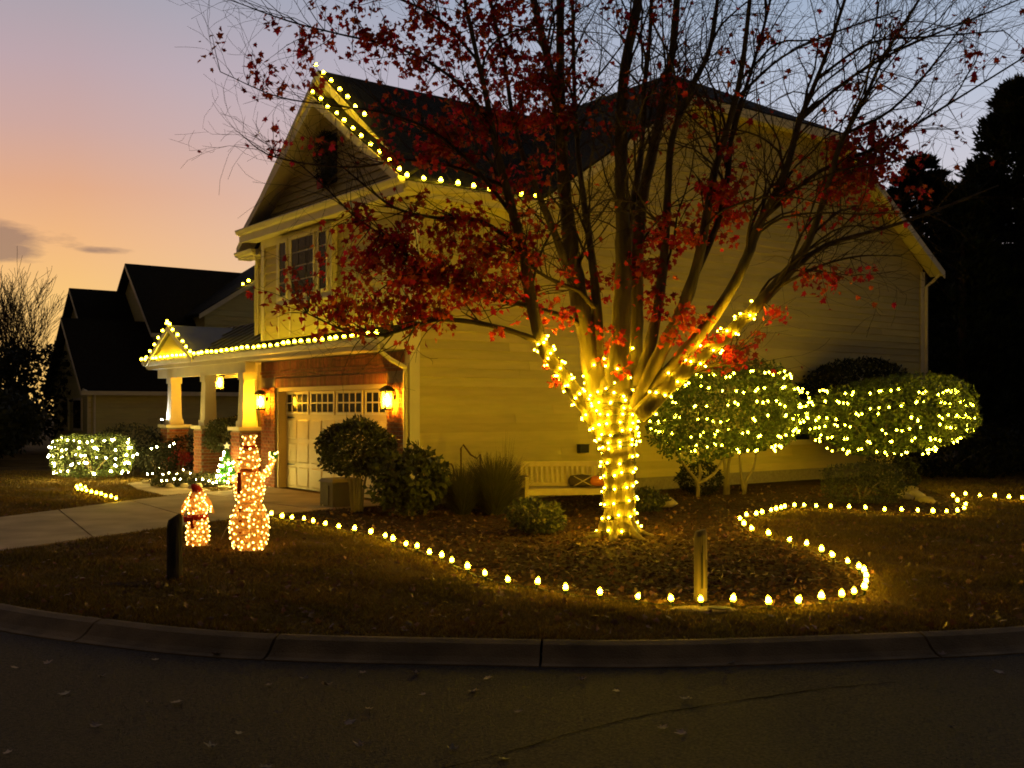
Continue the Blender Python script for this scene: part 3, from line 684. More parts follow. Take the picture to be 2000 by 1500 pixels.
def column(t, s=-.30, pier=True):
    z0 = 1.36 if pier else .17
    if pier:
        p = MB().box((s - .26, t - .26, .17), (s + .26, t + .26, 1.28)).build('brick_pier', M['mortar'], house)
        for r in range(14):
            z = .215 + r * .076
            for k in (-1, 0, 1):
                tt = t + k * .172 + (.03 if r % 2 else -.03)
                o = link('brick', ME['brick'], p); o.location = (s - .263, tt, z); o.scale = (1, .84, 1)
                o = link('brick', ME['brick'], p); o.location = (s + k * .172 + (.03 if r % 2 else -.03), t - .263, z); o.rotation_euler = (0, 0, math.pi / 2); o.scale = (1, .84, 1)
        MB().box((s - .33, t - .33, 1.28), (s + .33, t + .33, 1.36)).build('pier_cap', M['trim'], house)
    a, b = .155, .125
    q = lambda w, z: [(s - w, t - w, z), (s + w, t - w, z), (s + w, t + w, z), (s - w, t + w, z)]
    MB().hexa(q(a + .03, z0), q(a + .03, z0 + .14)).hexa(q(a, z0 + .14), q(b, 2.44)).hexa(q(b + .03, 2.44), q(b + .03, 2.60)).build('column', M['trim'], house)
column(11.35); column(8.95); column(6.62, pier=True); column(8.95, .98, False)
# entry pediment with its little roof
pd = MB().slab([(-.585, 8.95, 3.06), (-.585, 12.15, 3.06), (-.585, 10.55, 3.86)], (.06, 0, 0)).build('pediment', M['siding'], house)
for t0, t1 in ((8.85, 10.55), (12.25, 10.55)):
    MB().slab([(-.74, t0, 3.03), (-.74, t1, 3.92), (.4 if t1 < 0 else 1.0, t1, 3.92), (-.4, t0, 3.03)] if t0 < t1 else [(-.4, t0, 3.032), (1.0, t1, 3.922), (-.74, t1, 3.922), (-.74, t0, 3.032)], (0, 0, -.05)).build('pediment_roof', M['metalroof'], pd)
    rake((-.742, t0, 3.02), (-.742, t1, 3.90), .12)

# ------------------------------------------------------------------ lanterns
def lantern(name, loc, rz, label, hang=False):
    t = empty(name, loc, rz, label, 'lantern', 'house lanterns')
    MB().box((-.10, -.10, .17), (.10, .10, .19)).hexa([(-.12, -.12, .19), (.12, -.12, .19), (.12, .12, .19), (-.12, .12, .19)], [(-.03, -.03, .27), (.03, -.03, .27), (.03, .03, .27), (-.03, .03, .27)]).build('cap', M['black'], t)
    MB().box((-.085, -.085, -.18), (.085, .085, -.155)).build('base', M['black'], t)
    for x in (-.08, .08):
        for y in (-.08, .08): MB().box((x - .008, y - .008, -.155), (x + .008, y + .008, .17)).build('post', M['black'], t)
    if hang: MB().box((-.008, -.008, .27), (.008, .008, .40)).build('chain', M['black'], t)
    else: MB().box((.085, -.03, .02), (.17, .03, .10)).build('bracket', M['black'], t)
    MB().box((-.066, -.066, -.14), (.066, .066, .15)).build('glass', M['lampglass'], t)
    MB().lathe([(.012, -.10), (.036, -.06), (.042, .0), (.03, .07), (.008, .12)], 8).build('bulb', E['lamp'], t, True)
    return t
lantern('wall_lantern', H(-.25, .42, 1.93), A, 'glowing wall lantern on the brick pier beside the clipped shrub')
lantern('wall_lantern', H(-.25, 5.98, 1.93), A, 'glowing wall lantern on the brick pier beside the porch')
lantern('porch_lantern', H(.30, 9.75, 2.44), A, 'glowing lantern hanging under the porch roof between the columns', True)
# small cool spotlight on the pier cap washing the column
sp = empty('spotlight', H(-.56, 11.56, 1.37), A, 'small cool white spotlight at the foot of the porch column', 'spotlight')
MB().lathe([(.04, 0), (.04, .02), (.015, .03), (.015, .05)], 10).build('base', M['black'], sp)
MB().lathe([(.035, .05), (.045, .10), (.045, .12)], 10).build('shade', M['black'], sp); MB().lathe([(.036, .121), (.036, .123)], 10).build('lens', E['spot'], sp)

# ------------------------------------------------------------------ wreath
wr_ = empty('wreath', H(-.14, 3.1, 6.85), A, 'dark oval evergreen wreath hung in the front gable', 'wreath')
th_ = rng.uniform(0, 6.283, 2600); tube_a = rng.uniform(0, 6.283, 2600); rr = .12 * np.sqrt(rng.uniform(0, 1, 2600))
pts = np.c_[rr * np.sin(tube_a) * .8, (.27 + rr * np.cos(tube_a)) * np.cos(th_), (.48 + rr * np.cos(tube_a)) * np.sin(th_)]
leaf_mesh(pts, np.full(2600, .07), 'foliage', M['wreath'], wr_, aspect=.2)
MB().box((-.12, -.10, -.60), (-.08, .10, -.42)).build('bow', M['red'], wr_)

# ------------------------------------------------------------------ light strings on the house
def string(name, label, pts, kind, group, rots=None, sag=True, wire=True, root=None, scale=1.0, mat_wire='wire', sockets=False):
    t = empty(name, pts[0], 0, label, 'string lights', group); o = Vector(pts[0])
    for i, p in enumerate(pts):
        b = bulb(kind, Vector(p) - o, t, rots[i] if rots else None, scale * random.uniform(.92, 1.06))
        if sockets:
            k = link('socket', ME['socket'], b)
    if wire:
        MB().tube([Vector(p) - o + Vector((0, 0, -.012)) for p in pts], .006, 4).build('wire', M[mat_wire], t)
    return t
def runp(a, b, n, jit=.012):
    a, b = Vector(a), Vector(b); return [a.lerp(b, i / (n - 1)) + Vector((random.uniform(-jit, jit), random.uniform(-jit, jit), random.uniform(-jit, jit))) for i in range(n)]
HL = lambda l: [H(*p) for p in l]
jr = lambda n: [(random.uniform(-.25, .25), random.uniform(-.25, .25), random.uniform(0, 6)) for _ in range(n)]
g_e = 'string lights along the eaves'
p = HL(runp((-.22, 6.6, 5.82), (-.22, 3.3, 7.96), 11)) + HL(runp((-.44, 3.0, 8.10), (-.44, -.30, 5.96), 11))
string('eave_light_string', 'string of bulbs along the rakes of the lower front gable with the wreath', p, 'eave', g_e, jr(len(p)))
p = HL(runp((.18, 7.75, 5.74), (.18, 3.85, 8.70), 11)) + HL(runp((-.02, 3.7, 8.92), (-.02, 1.65, 7.42), 7))
string('eave_light_string', 'string of bulbs over the peak of the higher gable behind', p, 'eave', g_e, jr(len(p)))
p = HL(runp((-.40, -.50, 5.82), (2.50, -.50, 5.82), 9))
string('eave_light_string', 'string of bulbs on the gutter of the side wall behind the maple', p, 'eave', g_e, jr(len(p)), scale=1.15)
p = HL(runp((-.72, .0, 3.08), (-.72, 12.7, 3.08), 44))
string('eave_light_string', 'long string of bulbs along the gutter over garage and porch', p, 'eave', g_e, jr(len(p)))
p = HL(runp((-.76, 12.2, 3.12), (-.76, 10.62, 3.92), 6)) + HL([(-.76, 10.55, 3.98)]) + HL(runp((-.76, 10.45, 3.90), (-.76, 8.95, 3.12), 6))
string('eave_light_string', 'string of bulbs outlining the small triangular porch pediment', p, 'eave', g_e, jr(len(p)))

# ------------------------------------------------------------------ path lights on stakes
ME['stake'] = raw_mesh('bulb_stake', MB().lathe([(.004, -.06), (.010, -.05), (.012, -.02), (.019, -.01), (.019, .006)], 6), M['socket'])
def path_string(label, pts, z=.048):
    t = empty('path_light_string', (pts[0].x, pts[0].y, 0), 0, label, 'path lights', 'string lights along the ground')
    o = Vector((pts[0].x, pts[0].y, 0))
    for p in pts:
        q = Vector((p.x, p.y, z)) - o
        b = bulb('path', q, t, (random.gauss(0, .2), random.gauss(0, .2), random.uniform(0, 6)), random.uniform(.82, 1.1))
        link('stake', ME['stake'], b)
    w = []
    for a, b in zip(pts[:-1], pts[1:]):
        a2 = Vector((a.x, a.y, .03)) - o; b2 = Vector((b.x, b.y, .03)) - o; m = (a2 + b2) / 2 + Vector((random.uniform(-.04, .04), random.uniform(-.04, .04), -.015)); w += [a2, m]
    w.append(Vector((pts[-1].x, pts[-1].y, .03)) - o)
    MB().tube(w, .004, 4).build('wire', M['wire'], t)
path_string('line of staked bulbs winding along the edge of the mulch bed', PB)
lp = [gr(x, y, .10) for x, y in [(166, 950), (157, 946), (150, 949), (152, 953), (160, 954), (168, 956), (178, 959), (188, 961), (198, 963), (207, 966), (217, 968), (227, 971)]]
path_string('short line of staked bulbs on the grass beyond the driveway', lp)

# ------------------------------------------------------------------ maple
TD = 14.5
T0 = gr(1208, 1050)
maple = empty('maple_tree', T0, 0, 'multi stemmed red maple with light wrapped trunk, mostly bare', 'tree')
def tp(px, py, dy=0.0): return at(px, py, TD + dy) - T0
PX = TD / F
trunk = [(1206, 1066, 0, 118), (1207, 1045, 0, 92), (1209, 1015, 0, 76), (1210, 960, 0, 68), (1209, 905, 0, 70), (1206, 865, 0, 82), (1203, 830, 0, 96), (1202, 795, 0.02, 104), (1203, 765, .03, 92), (1204, 735, .05, 60)]
LIMBS = {
 'A': [(1188, 862, 0, 44), (1130, 775, -.1, 36), (1092, 720, -.18, 33), (1062, 680, -.25, 31), (1040, 600, -.3, 29), (1019, 480, -.35, 26), (995, 390, -.45, 23), (970, 290, -.55, 20), (950, 190, -.65, 17), (925, 80, -.75, 14), (900, -40, -.85, 11), (880, -180, -.9, 6)],
 'B': [(1182, 835, 0, 66), (1162, 740, .1, 56), (1148, 660, .12, 50), (1130, 580, .16, 46), (1118, 500, .2, 42), (1108, 420, .25, 38), (1098, 320, .3, 36), (1095, 200, .4, 32), (1094, 80, .5, 28), (1096, -80, .6, 24), (1100, -240, .7, 14)],
 'B2': [(1115, 540, .2, 24), (1085, 460, .05, 20), (1052, 380, -.1, 17), (1020, 300, -.2, 15), (1000, 220, -.3, 13), (985, 120, -.4, 11), (962, 20, -.5, 9), (945, -100, -.6, 6)],
 'B3': [(1098, 290, .3, 30), (1080, 160, .2, 26), (1062, 80, .1, 23), (1042, 0, 0, 20), (1025, -120, -.1, 13)],
 'C': [(1204, 810, -.05, 66), (1210, 700, -.12, 54), (1215, 600, -.12, 46), (1218, 500, -.12, 42), (1215, 400, -.1, 40), (1213, 300, -.1, 37), (1215, 200, -.05, 34), (1222, 120, 0, 31), (1243, 20, .05, 28), (1258, -100, .1, 20), (1270, -220, .1, 10)],
 'C2': [(1166, 765, .05, 30), (1168, 640, .1, 24), (1160, 540, .2, 21), (1150, 460, .3, 19), (1136, 360, .4, 17), (1126, 260, .5, 15), (1121, 150, .6, 13), (1118, 0, .7, 11), (1112, -140, .8, 7)],
 'D': [(1222, 800, .1, 56), (1238, 680, .2, 46), (1241, 580, .25, 40), (1244, 480, .3, 37), (1256, 380, .4, 34), (1276, 290, .5, 31), (1296, 200, .6, 28), (1312, 110, .7, 25), (1322, 0, .8, 22), (1328, -140, .9, 13)],
 'D2': [(1236, 590, .25, 26), (1228, 500, .35, 22), (1236, 400, .5, 20), (1252, 300, .65, 18), (1258, 180, .8, 16), (1270, 60, .9, 14), (1275, -80, 1, 10)],
 'E': [(1232, 790, -.1, 34), (1265, 690, -.1, 29), (1285, 600, -.1, 25), (1299, 480, -.1, 22), (1304, 380, -.1, 21), (1313, 270, -.1, 20), (1346, 180, -.1, 18), (1381, 110, -.1, 16), (1396, 40, -.1, 14), (1412, -100, -.1, 9)],
 'F': [(1238, 800, -.2, 42), (1290, 690, -.25, 34), (1330, 610, -.3, 31), (1355, 540, -.3, 28), (1372, 470, -.3, 25), (1392, 350, -.3, 22), (1415, 270, -.3, 20), (1440, 180, -.3, 18), (1456, 80, -.3, 15), (1472, -80, -.3, 9)],
 'F2': [(1350, 555, -.3, 20), (1400, 440, -.1, 17), (1420, 350, .05, 16), (1432, 250, .2, 14), (1470, 130, .3, 12), (1500, 20, .4, 10), (1520, -80, .4, 6)],
 'G': [(1242, 806, -.2, 42), (1310, 720, -.3, 34), (1370, 650, -.4, 30), (1425, 570, -.45, 27), (1460, 500, -.5, 24), (1482, 440, -.5, 22), (1532, 340, -.6, 19), (1560, 240, -.6, 17), (1585, 180, -.6, 15), (1620, 90, -.65, 12), (1650, 0, -.7, 10), (1690, -110, -.7, 6)],
 'H': [(1246, 812, -.3, 42), (1320, 742, -.4, 36), (1385, 684, -.5, 31), (1440, 636, -.55, 27), (1500, 572, -.6, 24), (1545, 520, -.65, 21), (1580, 470, -.7, 18), (1612, 380, -.75, 16), (1642, 280, -.8, 14), (1690, 190, -.85, 12), (1727, 110, -.9, 10), (1782, 20, -.95, 8), (1840, -70, -1, 5)],
 'I': [(1415, 656, -.5, 22), (1470, 612, -.4, 19), (1530, 548, -.3, 17), (1570, 508, -.3, 15), (1620, 477, -.2, 13), (1690, 456, -.1, 11), (1770, 432, 0, 9), (1850, 402, .1, 7), (1950, 362, .2, 4)],
 'J': [(1310, 735, -.3, 16), (1350, 728, -.2, 13), (1385, 716, -.1, 11), (1420, 700, 0, 9), (1450, 680, 0, 5)],
 'K': [(1160, 600, .05, 16), (1130, 568, -.1, 12), (1090, 553, -.2, 10), (1050, 530, -.3, 9), (1015, 500, -.35, 7), (970, 480, -.4, 4)],
 'K2': [(1055, 668, -.25, 17), (1000, 647, -.35, 13), (950, 634, -.45, 12), (900, 626, -.55, 11), (850, 625, -.65, 9), (800, 640, -.75, 8), (740, 655, -.85, 6), (680, 648, -.9, 5), (600, 612, -1, 3)],
 'K3': [(1140, 640, .1, 18), (1110, 622, 0, 14), (1060, 606, -.2, 12), (1000, 590, -.3, 11), (940, 578, -.4, 10), (880, 560, -.5, 9), (830, 530, -.6, 8), (760, 470, -.7, 6), (690, 420, -.8, 5), (630, 360, -.9, 4), (585, 320, -1, 3)],
 'L1': [(1008, 430, -.35, 15), (930, 330, -.6, 11), (850, 260, -.8, 9), (760, 222, -1, 7), (650, 206, -1.1, 5), (540, 188, -1.2, 4), (430, 140, -1.3, 2.5)],
 'L2': [(958, 235, -.6, 13), (880, 150, -.7, 10), (780, 95, -.8, 8), (660, 66, -.9, 6), (560, 40, -1, 5), (450, 0, -1.1, 3)],
 'L3': [(988, 365, -.5, 12), (900, 330, -.3, 10), (800, 312, -.1, 8), (700, 326, 0, 6), (600, 320, .1, 5), (520, 300, .2, 4), (470, 262, .3, 2.5)],
 'L4': [(1022, 490, -.35, 13), (940, 432, -.5, 10), (850, 425, -.6, 8), (770, 405, -.7, 6), (700, 352, -.8, 5), (640, 300, -.9, 3)],
 'L5': [(935, 120, -.7, 11), (860, 40, -.8, 9), (760, -10, -.9, 7), (640, -40, -1, 5), (520, -60, -1, 3)],
 'R1': [(1562, 236, -.6, 12), (1650, 160, -.5, 10), (1760, 95, -.4, 8), (1880, 45, -.3, 6), (2000, -5, -.2, 4)],
 'R2': [(1492, 425, -.5, 13), (1600, 335, -.3, 11), (1720, 284, -.1, 9), (1850, 205, .1, 7), (1990, 118, .3, 5), (2080, 60, .4, 3)],
 'R3': [(1600, 150, -.6, 10), (1700, 84, -.7, 8), (1810, 72, -.8, 6), (1960, 60, -.9, 4)],
 'R4': [(1650, 262, -.8, 10), (1740, 215, -.9, 8), (1820, 130, -1, 6), (1900, 20, -1.1, 4)],
 'R5': [(1440, 190, -.3, 10), (1530, 110, -.2, 8), (1640, 60, -.1, 6), (1760, 20, 0, 4)],
 'R6': [(1520, 560, -.4, 9), (1600, 520, -.6, 6), (1680, 500, -.8, 4), (1760, 500, -.9, 2)],
}
def limb_tube(L, n=9, k=4, rough=.11):
    pts = spline([(*tp(a, b, c), d * (PX / 2) * (.90 if L is trunk else (.80 if b > 560 else .62 + .18 * max(0, b - 200) / 360))) for a, b, c, d in L], k)
    P_ = [Vector(p[:3]) for p in pts]; R_ = [max(.004, p[3] * (1 + random.uniform(-rough, rough))) for p in pts]
    return P_, R_
TREE_PATHS = {}
P_, R_ = limb_tube(trunk, k=5)
mb = MB().tube(P_, R_, 18)
# buttress roots
for a in (0.2, 1.3, 2.4, 3.5, 4.4, 5.4):
    d = Vector((math.cos(a), math.sin(a), 0)); mb.tube([d * .14 + Vector((0, 0, .20)), d * .25 + Vector((0, 0, .07)), d * .42 + Vector((0, 0, .01)), d * .62 + Vector((0, 0, -.03))], [.10, .075, .05, .02], 8)
mb.build('trunk', M['bark'], maple, True); TREE_PATHS['trunk'] = (P_, R_)
for k, L in LIMBS.items():
    P_, R_ = limb_tube(L); TREE_PATHS[k] = (P_, R_)
    big = L[0][3] > 20
    MB().tube(P_, R_, 10 if big else 6).build('limb', M['bark'] if big else M['twig'], maple, True)
# twigs
tw = MB(); TIPS = []
center = tp(1200, 800)
def grow(p, d, length, r, level, droop=0.0):
    n = max(3, int(length / .16)); pts = [p.copy()]; rad = [r]; q = p.copy(); d = d.normalized()
    bend = Vector((random.gauss(0, 1), random.gauss(0, 1), random.gauss(0, 1))) * .10
    for i in range(n):
        d = (d + bend + Vector((random.gauss(0, .13), random.gauss(0, .13), random.gauss(.03, .12) - droop))).normalized()
        q = q + d * (length / n); pts.append(q.copy()); rad.append(max(.0022, r * (1 - .8 * (i + 1) / n)))
        TIPS.append((q.copy(), d.copy(), level))
        if level < 3 and i > 0 and random.random() < (.50, .55, .36)[level]:
            s = Vector((random.gauss(0, 1), random.gauss(0, .8), random.gauss(.25, .8)))
            s = (s - d * s.dot(d)).normalized()
            grow(q, d * .75 + s * .75, length * random.uniform(.38, .62), rad[-1] * .65, level + 1, droop)
    tw.tube(pts, rad, 4 if level < 2 else 3, False)
for k, (P_, R_) in TREE_PATHS.items():
    if k == 'trunk': continue
    n = len(P_); thin = LIMBS[k][0][3] <= 20
    for i in range(int(n * (.22 if thin else .5)), n):
        z = P_[i].z
        for _ in range(2 if thin else 1):
            if random.random() > (.6 if thin else .62): continue
            d = (P_[min(i + 1, n - 1)] - P_[i - 1]).normalized()
            s = Vector((random.gauss(0, 1), random.gauss(0, .9), random.gauss(.35, .7))); s = (s - d * s.dot(d)).normalized()
            grow(P_[i], d * .8 + s * .6, random.uniform(.7, 1.5) * (1.0 if not thin else .85), min(R_[i] * .5, .011), 1, 0.0)
for k in ('A', 'B', 'B3', 'C', 'C2', 'D', 'D2', 'E', 'F', 'F2', 'G', 'H', 'H', 'G', 'R2'):
    P_, R_ = TREE_PATHS[k]; n = len(P_)
    for _ in range(6):
        i = random.randint(int(n * .28), int(n * .8)); d = (P_[min(i + 1, n - 1)] - P_[i - 1]).normalized()
        s = Vector((random.gauss(0, 1), random.gauss(0, .9), random.gauss(.25, .4))); s = (s - d * s.dot(d)).normalized()
        grow(P_[i], d * .95 + s * .36 + Vector((0, 0, .15)), random.uniform(1.6, 3.0), min(R_[i] * .55, .020), 0)
# leaves hang on twigs inside these clumps: photo position, spread, number
CL = [(880, 520, 135, 88, 820), (760, 500, 105, 78, 430), (960, 480, 80, 75, 380), (690, 605, 115, 36, 330), (800, 615, 55, 34, 90), (990, 555, 55, 55, 120), (840, 580, 90, 40, 160),
      (900, 250, 110, 66, 420), (1040, 180, 85, 60, 400), (960, 110, 80, 70, 330), (1080, 150, 50, 40, 220), (870, 300, 80, 48, 230), (700, 150, 80, 60, 90), (850, 40, 130, 50, 240), (560, 190, 110, 70, 70), (800, 100, 110, 60, 200), (1000, 330, 60, 55, 140), (1010, 40, 90, 45, 170),
      (1400, 400, 56, 52, 420), (1290, 465, 48, 26, 240), (1240, 530, 64, 32, 260), (1560, 395, 40, 26, 90), (1690, 310, 84, 56, 560), (1640, 375, 56, 40, 230), (1335, 655, 30, 44, 150), (1420, 692, 50, 22, 120), (1590, 560, 42, 26, 80), (1205, 690, 22, 26, 60), (1180, 655, 24, 24, 44), (1085, 590, 46, 34, 70), (1078, 715, 14, 14, 26),
      (1220, 260, 34, 55, 70), (1310, 165, 55, 36, 100), (1380, 215, 26, 18, 40), (1500, 60, 50, 40, 36), (1420, 300, 55, 28, 50), (1650, 150, 100, 55, 40), (1750, 60, 110, 45, 34), (1250, 30, 55, 36, 60), (1480, 640, 36, 20, 34), (1290, 590, 36, 34, 64), (1130, 60, 40, 50, 60), (640, 60, 120, 60, 50), (530, 280, 70, 50, 26), (1850, 120, 90, 60, 16)]
allpts = [(p, k) for k, (P_, R_) in TREE_PATHS.items() if k != 'trunk' for p in P_[2:]]
AP = np.array([tuple(p) for p, k in allpts])
LP = []
for cx, cy, rx, ry, cnt in CL:
    c0 = np.array(tuple(tp(cx, cy, 0))); near = AP[np.argmin(np.linalg.norm((AP - c0) * np.array([1, .3, 1]), axis=1))]
    dy = near[1]
    for j in range(max(3, cnt // 9)):
        q = Vector(tuple(tp(cx + random.gauss(0, .66) * rx, cy + random.gauss(0, .64) * ry, 0))); q.y = dy + random.gauss(0, .32)
        b = Vector(AP[np.argmin(np.linalg.norm(AP - np.array(tuple(q)), axis=1))])
        dist = (q - b).length
        mid = b.lerp(q, .5) + Vector((random.gauss(0, .07), random.gauss(0, .07), random.gauss(.03, .06))) * min(1, dist)
        pl = [Vector(x) for x in spline([b, mid, q], 4)]
        tw.tube(pl, [max(.0025, .007 * (1 - .6 * i / len(pl))) for i in range(len(pl))], 3, False)
        for _ in range(14 + random.randint(-4, 5)):
            i = random.randint(len(pl) // 2, len(pl) - 1)
            LP.append(tuple(pl[i] + Vector((random.gauss(0, .075), random.gauss(0, .075), random.gauss(-.02, .06)))))
for q, d, lv in random.sample(TIPS, min(len(TIPS), 520)):
    LP.append(tuple(q))
tw.build('twigs', M['twig'], maple, True, 'stuff')
LP = np.array(LP)
leaf_mesh(LP, rng.uniform(.042, .115, len(LP)), 'leaves', M['maple'], maple, up=np.array([0, 0, -.35]), shape='maple')

# light string wound round trunk and two limbs
def wind(path, z0, z1, turns, n, off=.026, phase=0.0):
    P_, R_ = path; L = [0.0]
    for i in range(1, len(P_)): L.append(L[-1] + (P_[i] - P_[i - 1]).length)
    out = []
    for i in range(n):
        u = z0 + (z1 - z0) * i / (n - 1); s = u * L[-1]
        j = max(0, min(len(L) - 2, int(np.searchsorted(L, s)) - 1)); f = (s - L[j]) / max(1e-6, L[j + 1] - L[j])
        p = P_[j].lerp(P_[j + 1], f); r = R_[j] * (1 - f) + R_[j + 1] * f; d = (P_[j + 1] - P_[j]).normalized()
        a = d.orthogonal().normalized()
        if abs(d.z) > .5: a = (Vector((1, 0, 0)) - d * d.x).normalized()
        b = d.cross(a); t = phase + 2 * math.pi * turns * i / (n - 1) + random.uniform(-.12, .12)
        out.append(T0 + p + (a * math.cos(t) + b * math.sin(t)) * (r + off) + Vector((random.gauss(0, .008), random.gauss(0, .008), random.gauss(0, .025))))
    return out
p = wind(TREE_PATHS['trunk'], .04, .56, 6.4, 60) + wind(TREE_PATHS['trunk'], .56, .95, 9.3, 112)
string('tree_light_string', 'dense spiral of bulbs wound around the maple trunk', p, 'tree', 'string lights on the maple', mat_wire='wire')
p = wind(TREE_PATHS['A'], .02, .24, 7.3, 56)
string('tree_light_string', 'spiral of bulbs climbing the outermost maple limb towards the garage', p, 'tree', 'string lights on the maple')
p = wind(TREE_PATHS['H'], .03, .30, 6.4, 42)
string('tree_light_string', 'spiral of bulbs climbing the leaning maple limb towards the clipped trees', p, 'tree', 'string lights on the maple')
p = wind(TREE_PATHS['B'], .0, .14, 2.3, 14) + wind(TREE_PATHS['C'], .12, .0, 2.3, 14)
string('tree_light_string', 'short strand of bulbs around the two middle maple stems', p, 'tree', 'string lights on the maple')

# ------------------------------------------------------------------ plants
def shrub(name, c, r, n, size, m, label, cat='shrub', stems=None, group=None, amp=.14, zc=None, box=0.0, inner=.7, seed=None, aspect=.55, stem_r=.02):
    t = empty(name, (c[0], c[1], 0), random.uniform(0, 0.4), label, cat, group)
    zc = r[2] * .92 if zc is None else zc
    p = lumpy(n, r, seed if seed is not None else random.randint(0, 9999), inner, amp, box=box) + np.array([0, 0, zc]); p = p[p[:, 2] > .02]
    leaf_mesh(p, rng.uniform(.7, 1.3, len(p)) * size, 'foliage', m, t, aspect=aspect)
    for k in range(stems or 3):
        a = 6.28 * k / (stems or 3) + random.uniform(-.4, .4); x, y = math.cos(a), math.sin(a); sp = random.uniform(.25, .55)
        b = .04 if (stems or 3) < 5 else .08
        MB().tube([(x * b, y * b, -.03), (x * b * 1.4, y * b * 1.4, zc * .35), (x * r[0] * sp * .6, y * r[1] * sp * .6, zc * .75), (x * r[0] * sp, y * r[1] * sp, zc)], [stem_r * 1.3, stem_r, stem_r * .8, stem_r * .5], 6).build('stem', M['stem'], t, True)
    return t
# two clipped trees with net lights
def clipped(c, r, zc, label, stems, seed):
    return shrub('clipped_tree', c, r, 13000, .09, M['hedge'], label, 'tree', stems, 'clipped trees beside the house', amp=.20, zc=zc, box=.25, inner=.62, seed=seed, stem_r=.035)
h1 = Vector((4.42, 21.6, 0)); h2 = Vector((8.48, 23.9, 0))
ct = clipped(h1, (1.62, 1.35, 1.0), 1.78, 'rounded clipped evergreen tree with pale forked stems, wrapped in lights', 2, 3)
for fork in ([(-.85, -.25, 0), (-.87, -.25, .32), (-1.05, -.2, .55), (-1.3, -.1, .95)], [(-.85, -.25, .3), (-.8, -.25, .5), (-.82, -.2, 1.1)], [(-.85, -.25, .28), (-.68, -.28, .36), (-.40, -.2, .50), (-.1, 0, .75), (.1, 0, 1.1)], [(.35, -.1, 0), (.42, -.1, .3), (.62, -.05, .55), (.75, 0, 1.0)], [(.35, -.1, .1), (.28, -.1, .45), (.3, 0, 1.0)]):
    MB().tube([Vector(q) for q in spline(fork, 4)], [.042 - .024 * i / (4 * (len(fork) - 1)) for i in range(4 * (len(fork) - 1) + 1)], 7).build('stem', M['stem'], ct, True)
clipped(h2, (1.86, 1.5, .90), 1.58, 'broad clipped evergreen tree at the house corner, wrapped in lights', 5, 5)
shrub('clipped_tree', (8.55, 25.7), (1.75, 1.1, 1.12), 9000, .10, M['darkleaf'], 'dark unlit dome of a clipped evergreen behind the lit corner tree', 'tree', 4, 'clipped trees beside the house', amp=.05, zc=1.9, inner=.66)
def net(c, r, zc, rows, per, label, box, a0, a1, zlo, zhi, kind='net', scale=1.0, wav=.06, power=2.2):
    pts = []
    for k in range(rows):
        el = zlo + (zhi - zlo) * k / max(1, rows - 1); ph = random.uniform(0, 6); line = []
        for i in range(per):
            a = a0 + (a1 - a0) * (i + random.gauss(0, .8)) / (per - 1); zz = el + wav * math.sin(a * 5 + ph) + random.gauss(0, .022)
            h = max(0.05, 1 - abs(zz) ** power) ** (1 / power)
            q = (abs(math.cos(a)) ** power + abs(math.sin(a)) ** power) ** (-1 / power)
            line.append(Vector((c[0] + r[0] * h * q * math.cos(a) * (rd := random.uniform(.88, 1.03)), c[1] + r[1] * h * q * math.sin(a) * rd, zc + r[2] * zz)))
        pts += line if k % 2 == 0 else line[::-1]
    return string('net_light', label, pts, kind, 'net lights over shrubs', scale=scale)
net(h1, (1.66, 1.4, 1.02), 1.78, 6, 26, 'rows of bulbs draped over the clipped tree with pale forked stems', 0, math.pi * 1.02, math.pi * 2.02, -.78, .66)
net(h2, (1.90, 1.54, .92), 1.58, 6, 27, 'rows of bulbs draped over the clipped tree at the house corner', 0, math.pi * 1.0, math.pi * 2.03, -.82, .60)
# globe shrub, leafy shrubs, grasses before the garage corner
shrub('globe_shrub', (-2.66, 18.0), (.66, .62, .50), 4600, .08, M['shrub'], 'round clipped shrub on bare stems before the garage door', stems=5, zc=1.13, amp=.16, inner=.55)
c = gr(800, 1012); shrub('leafy_shrub', (c.x, c.y + .3), (.66, .52, .56), 1900, .125, M['shrub'], 'loose broad leaved shrub between globe shrub and tall grass', zc=.58, amp=.34, inner=.4)
c = gr(1050, 1048); shrub('low_shrub', (c.x, c.y + .3), (.44, .4, .26), 1500, .07, M['shrub'], 'small low shrub in the mulch before the bench', zc=.25, amp=.2)
c = gr(1258, 1000); shrub('low_shrub', (c.x, c.y), (.34, .3, .2), 700, .08, M['shrub'], 'small leafy plant beside the lit maple trunk', 'plant', zc=.2, amp=.25)
c = gr(1372, 975); shrub('round_bush', (c.x + .1, c.y + .9), (.50, .4, .34), 1800, .06, M['darkleaf'], 'dark rounded bush under the clipped tree with pale stems', zc=.36)
c = gr(1685, 985); shrub('box_hedge', (c.x, c.y), (.72, .5, .36), 3600, .05, M['shrub'], 'low square trimmed hedge below the clipped corner tree', 'hedge', zc=.40, box=2.5, amp=.03)
c = gr(1795, 975); shrub('round_bush', (c.x, c.y + 1.5), (.75, .6, .42), 2000, .06, M['darkleaf'], 'dark bush behind the pile of garden stones', zc=.4)
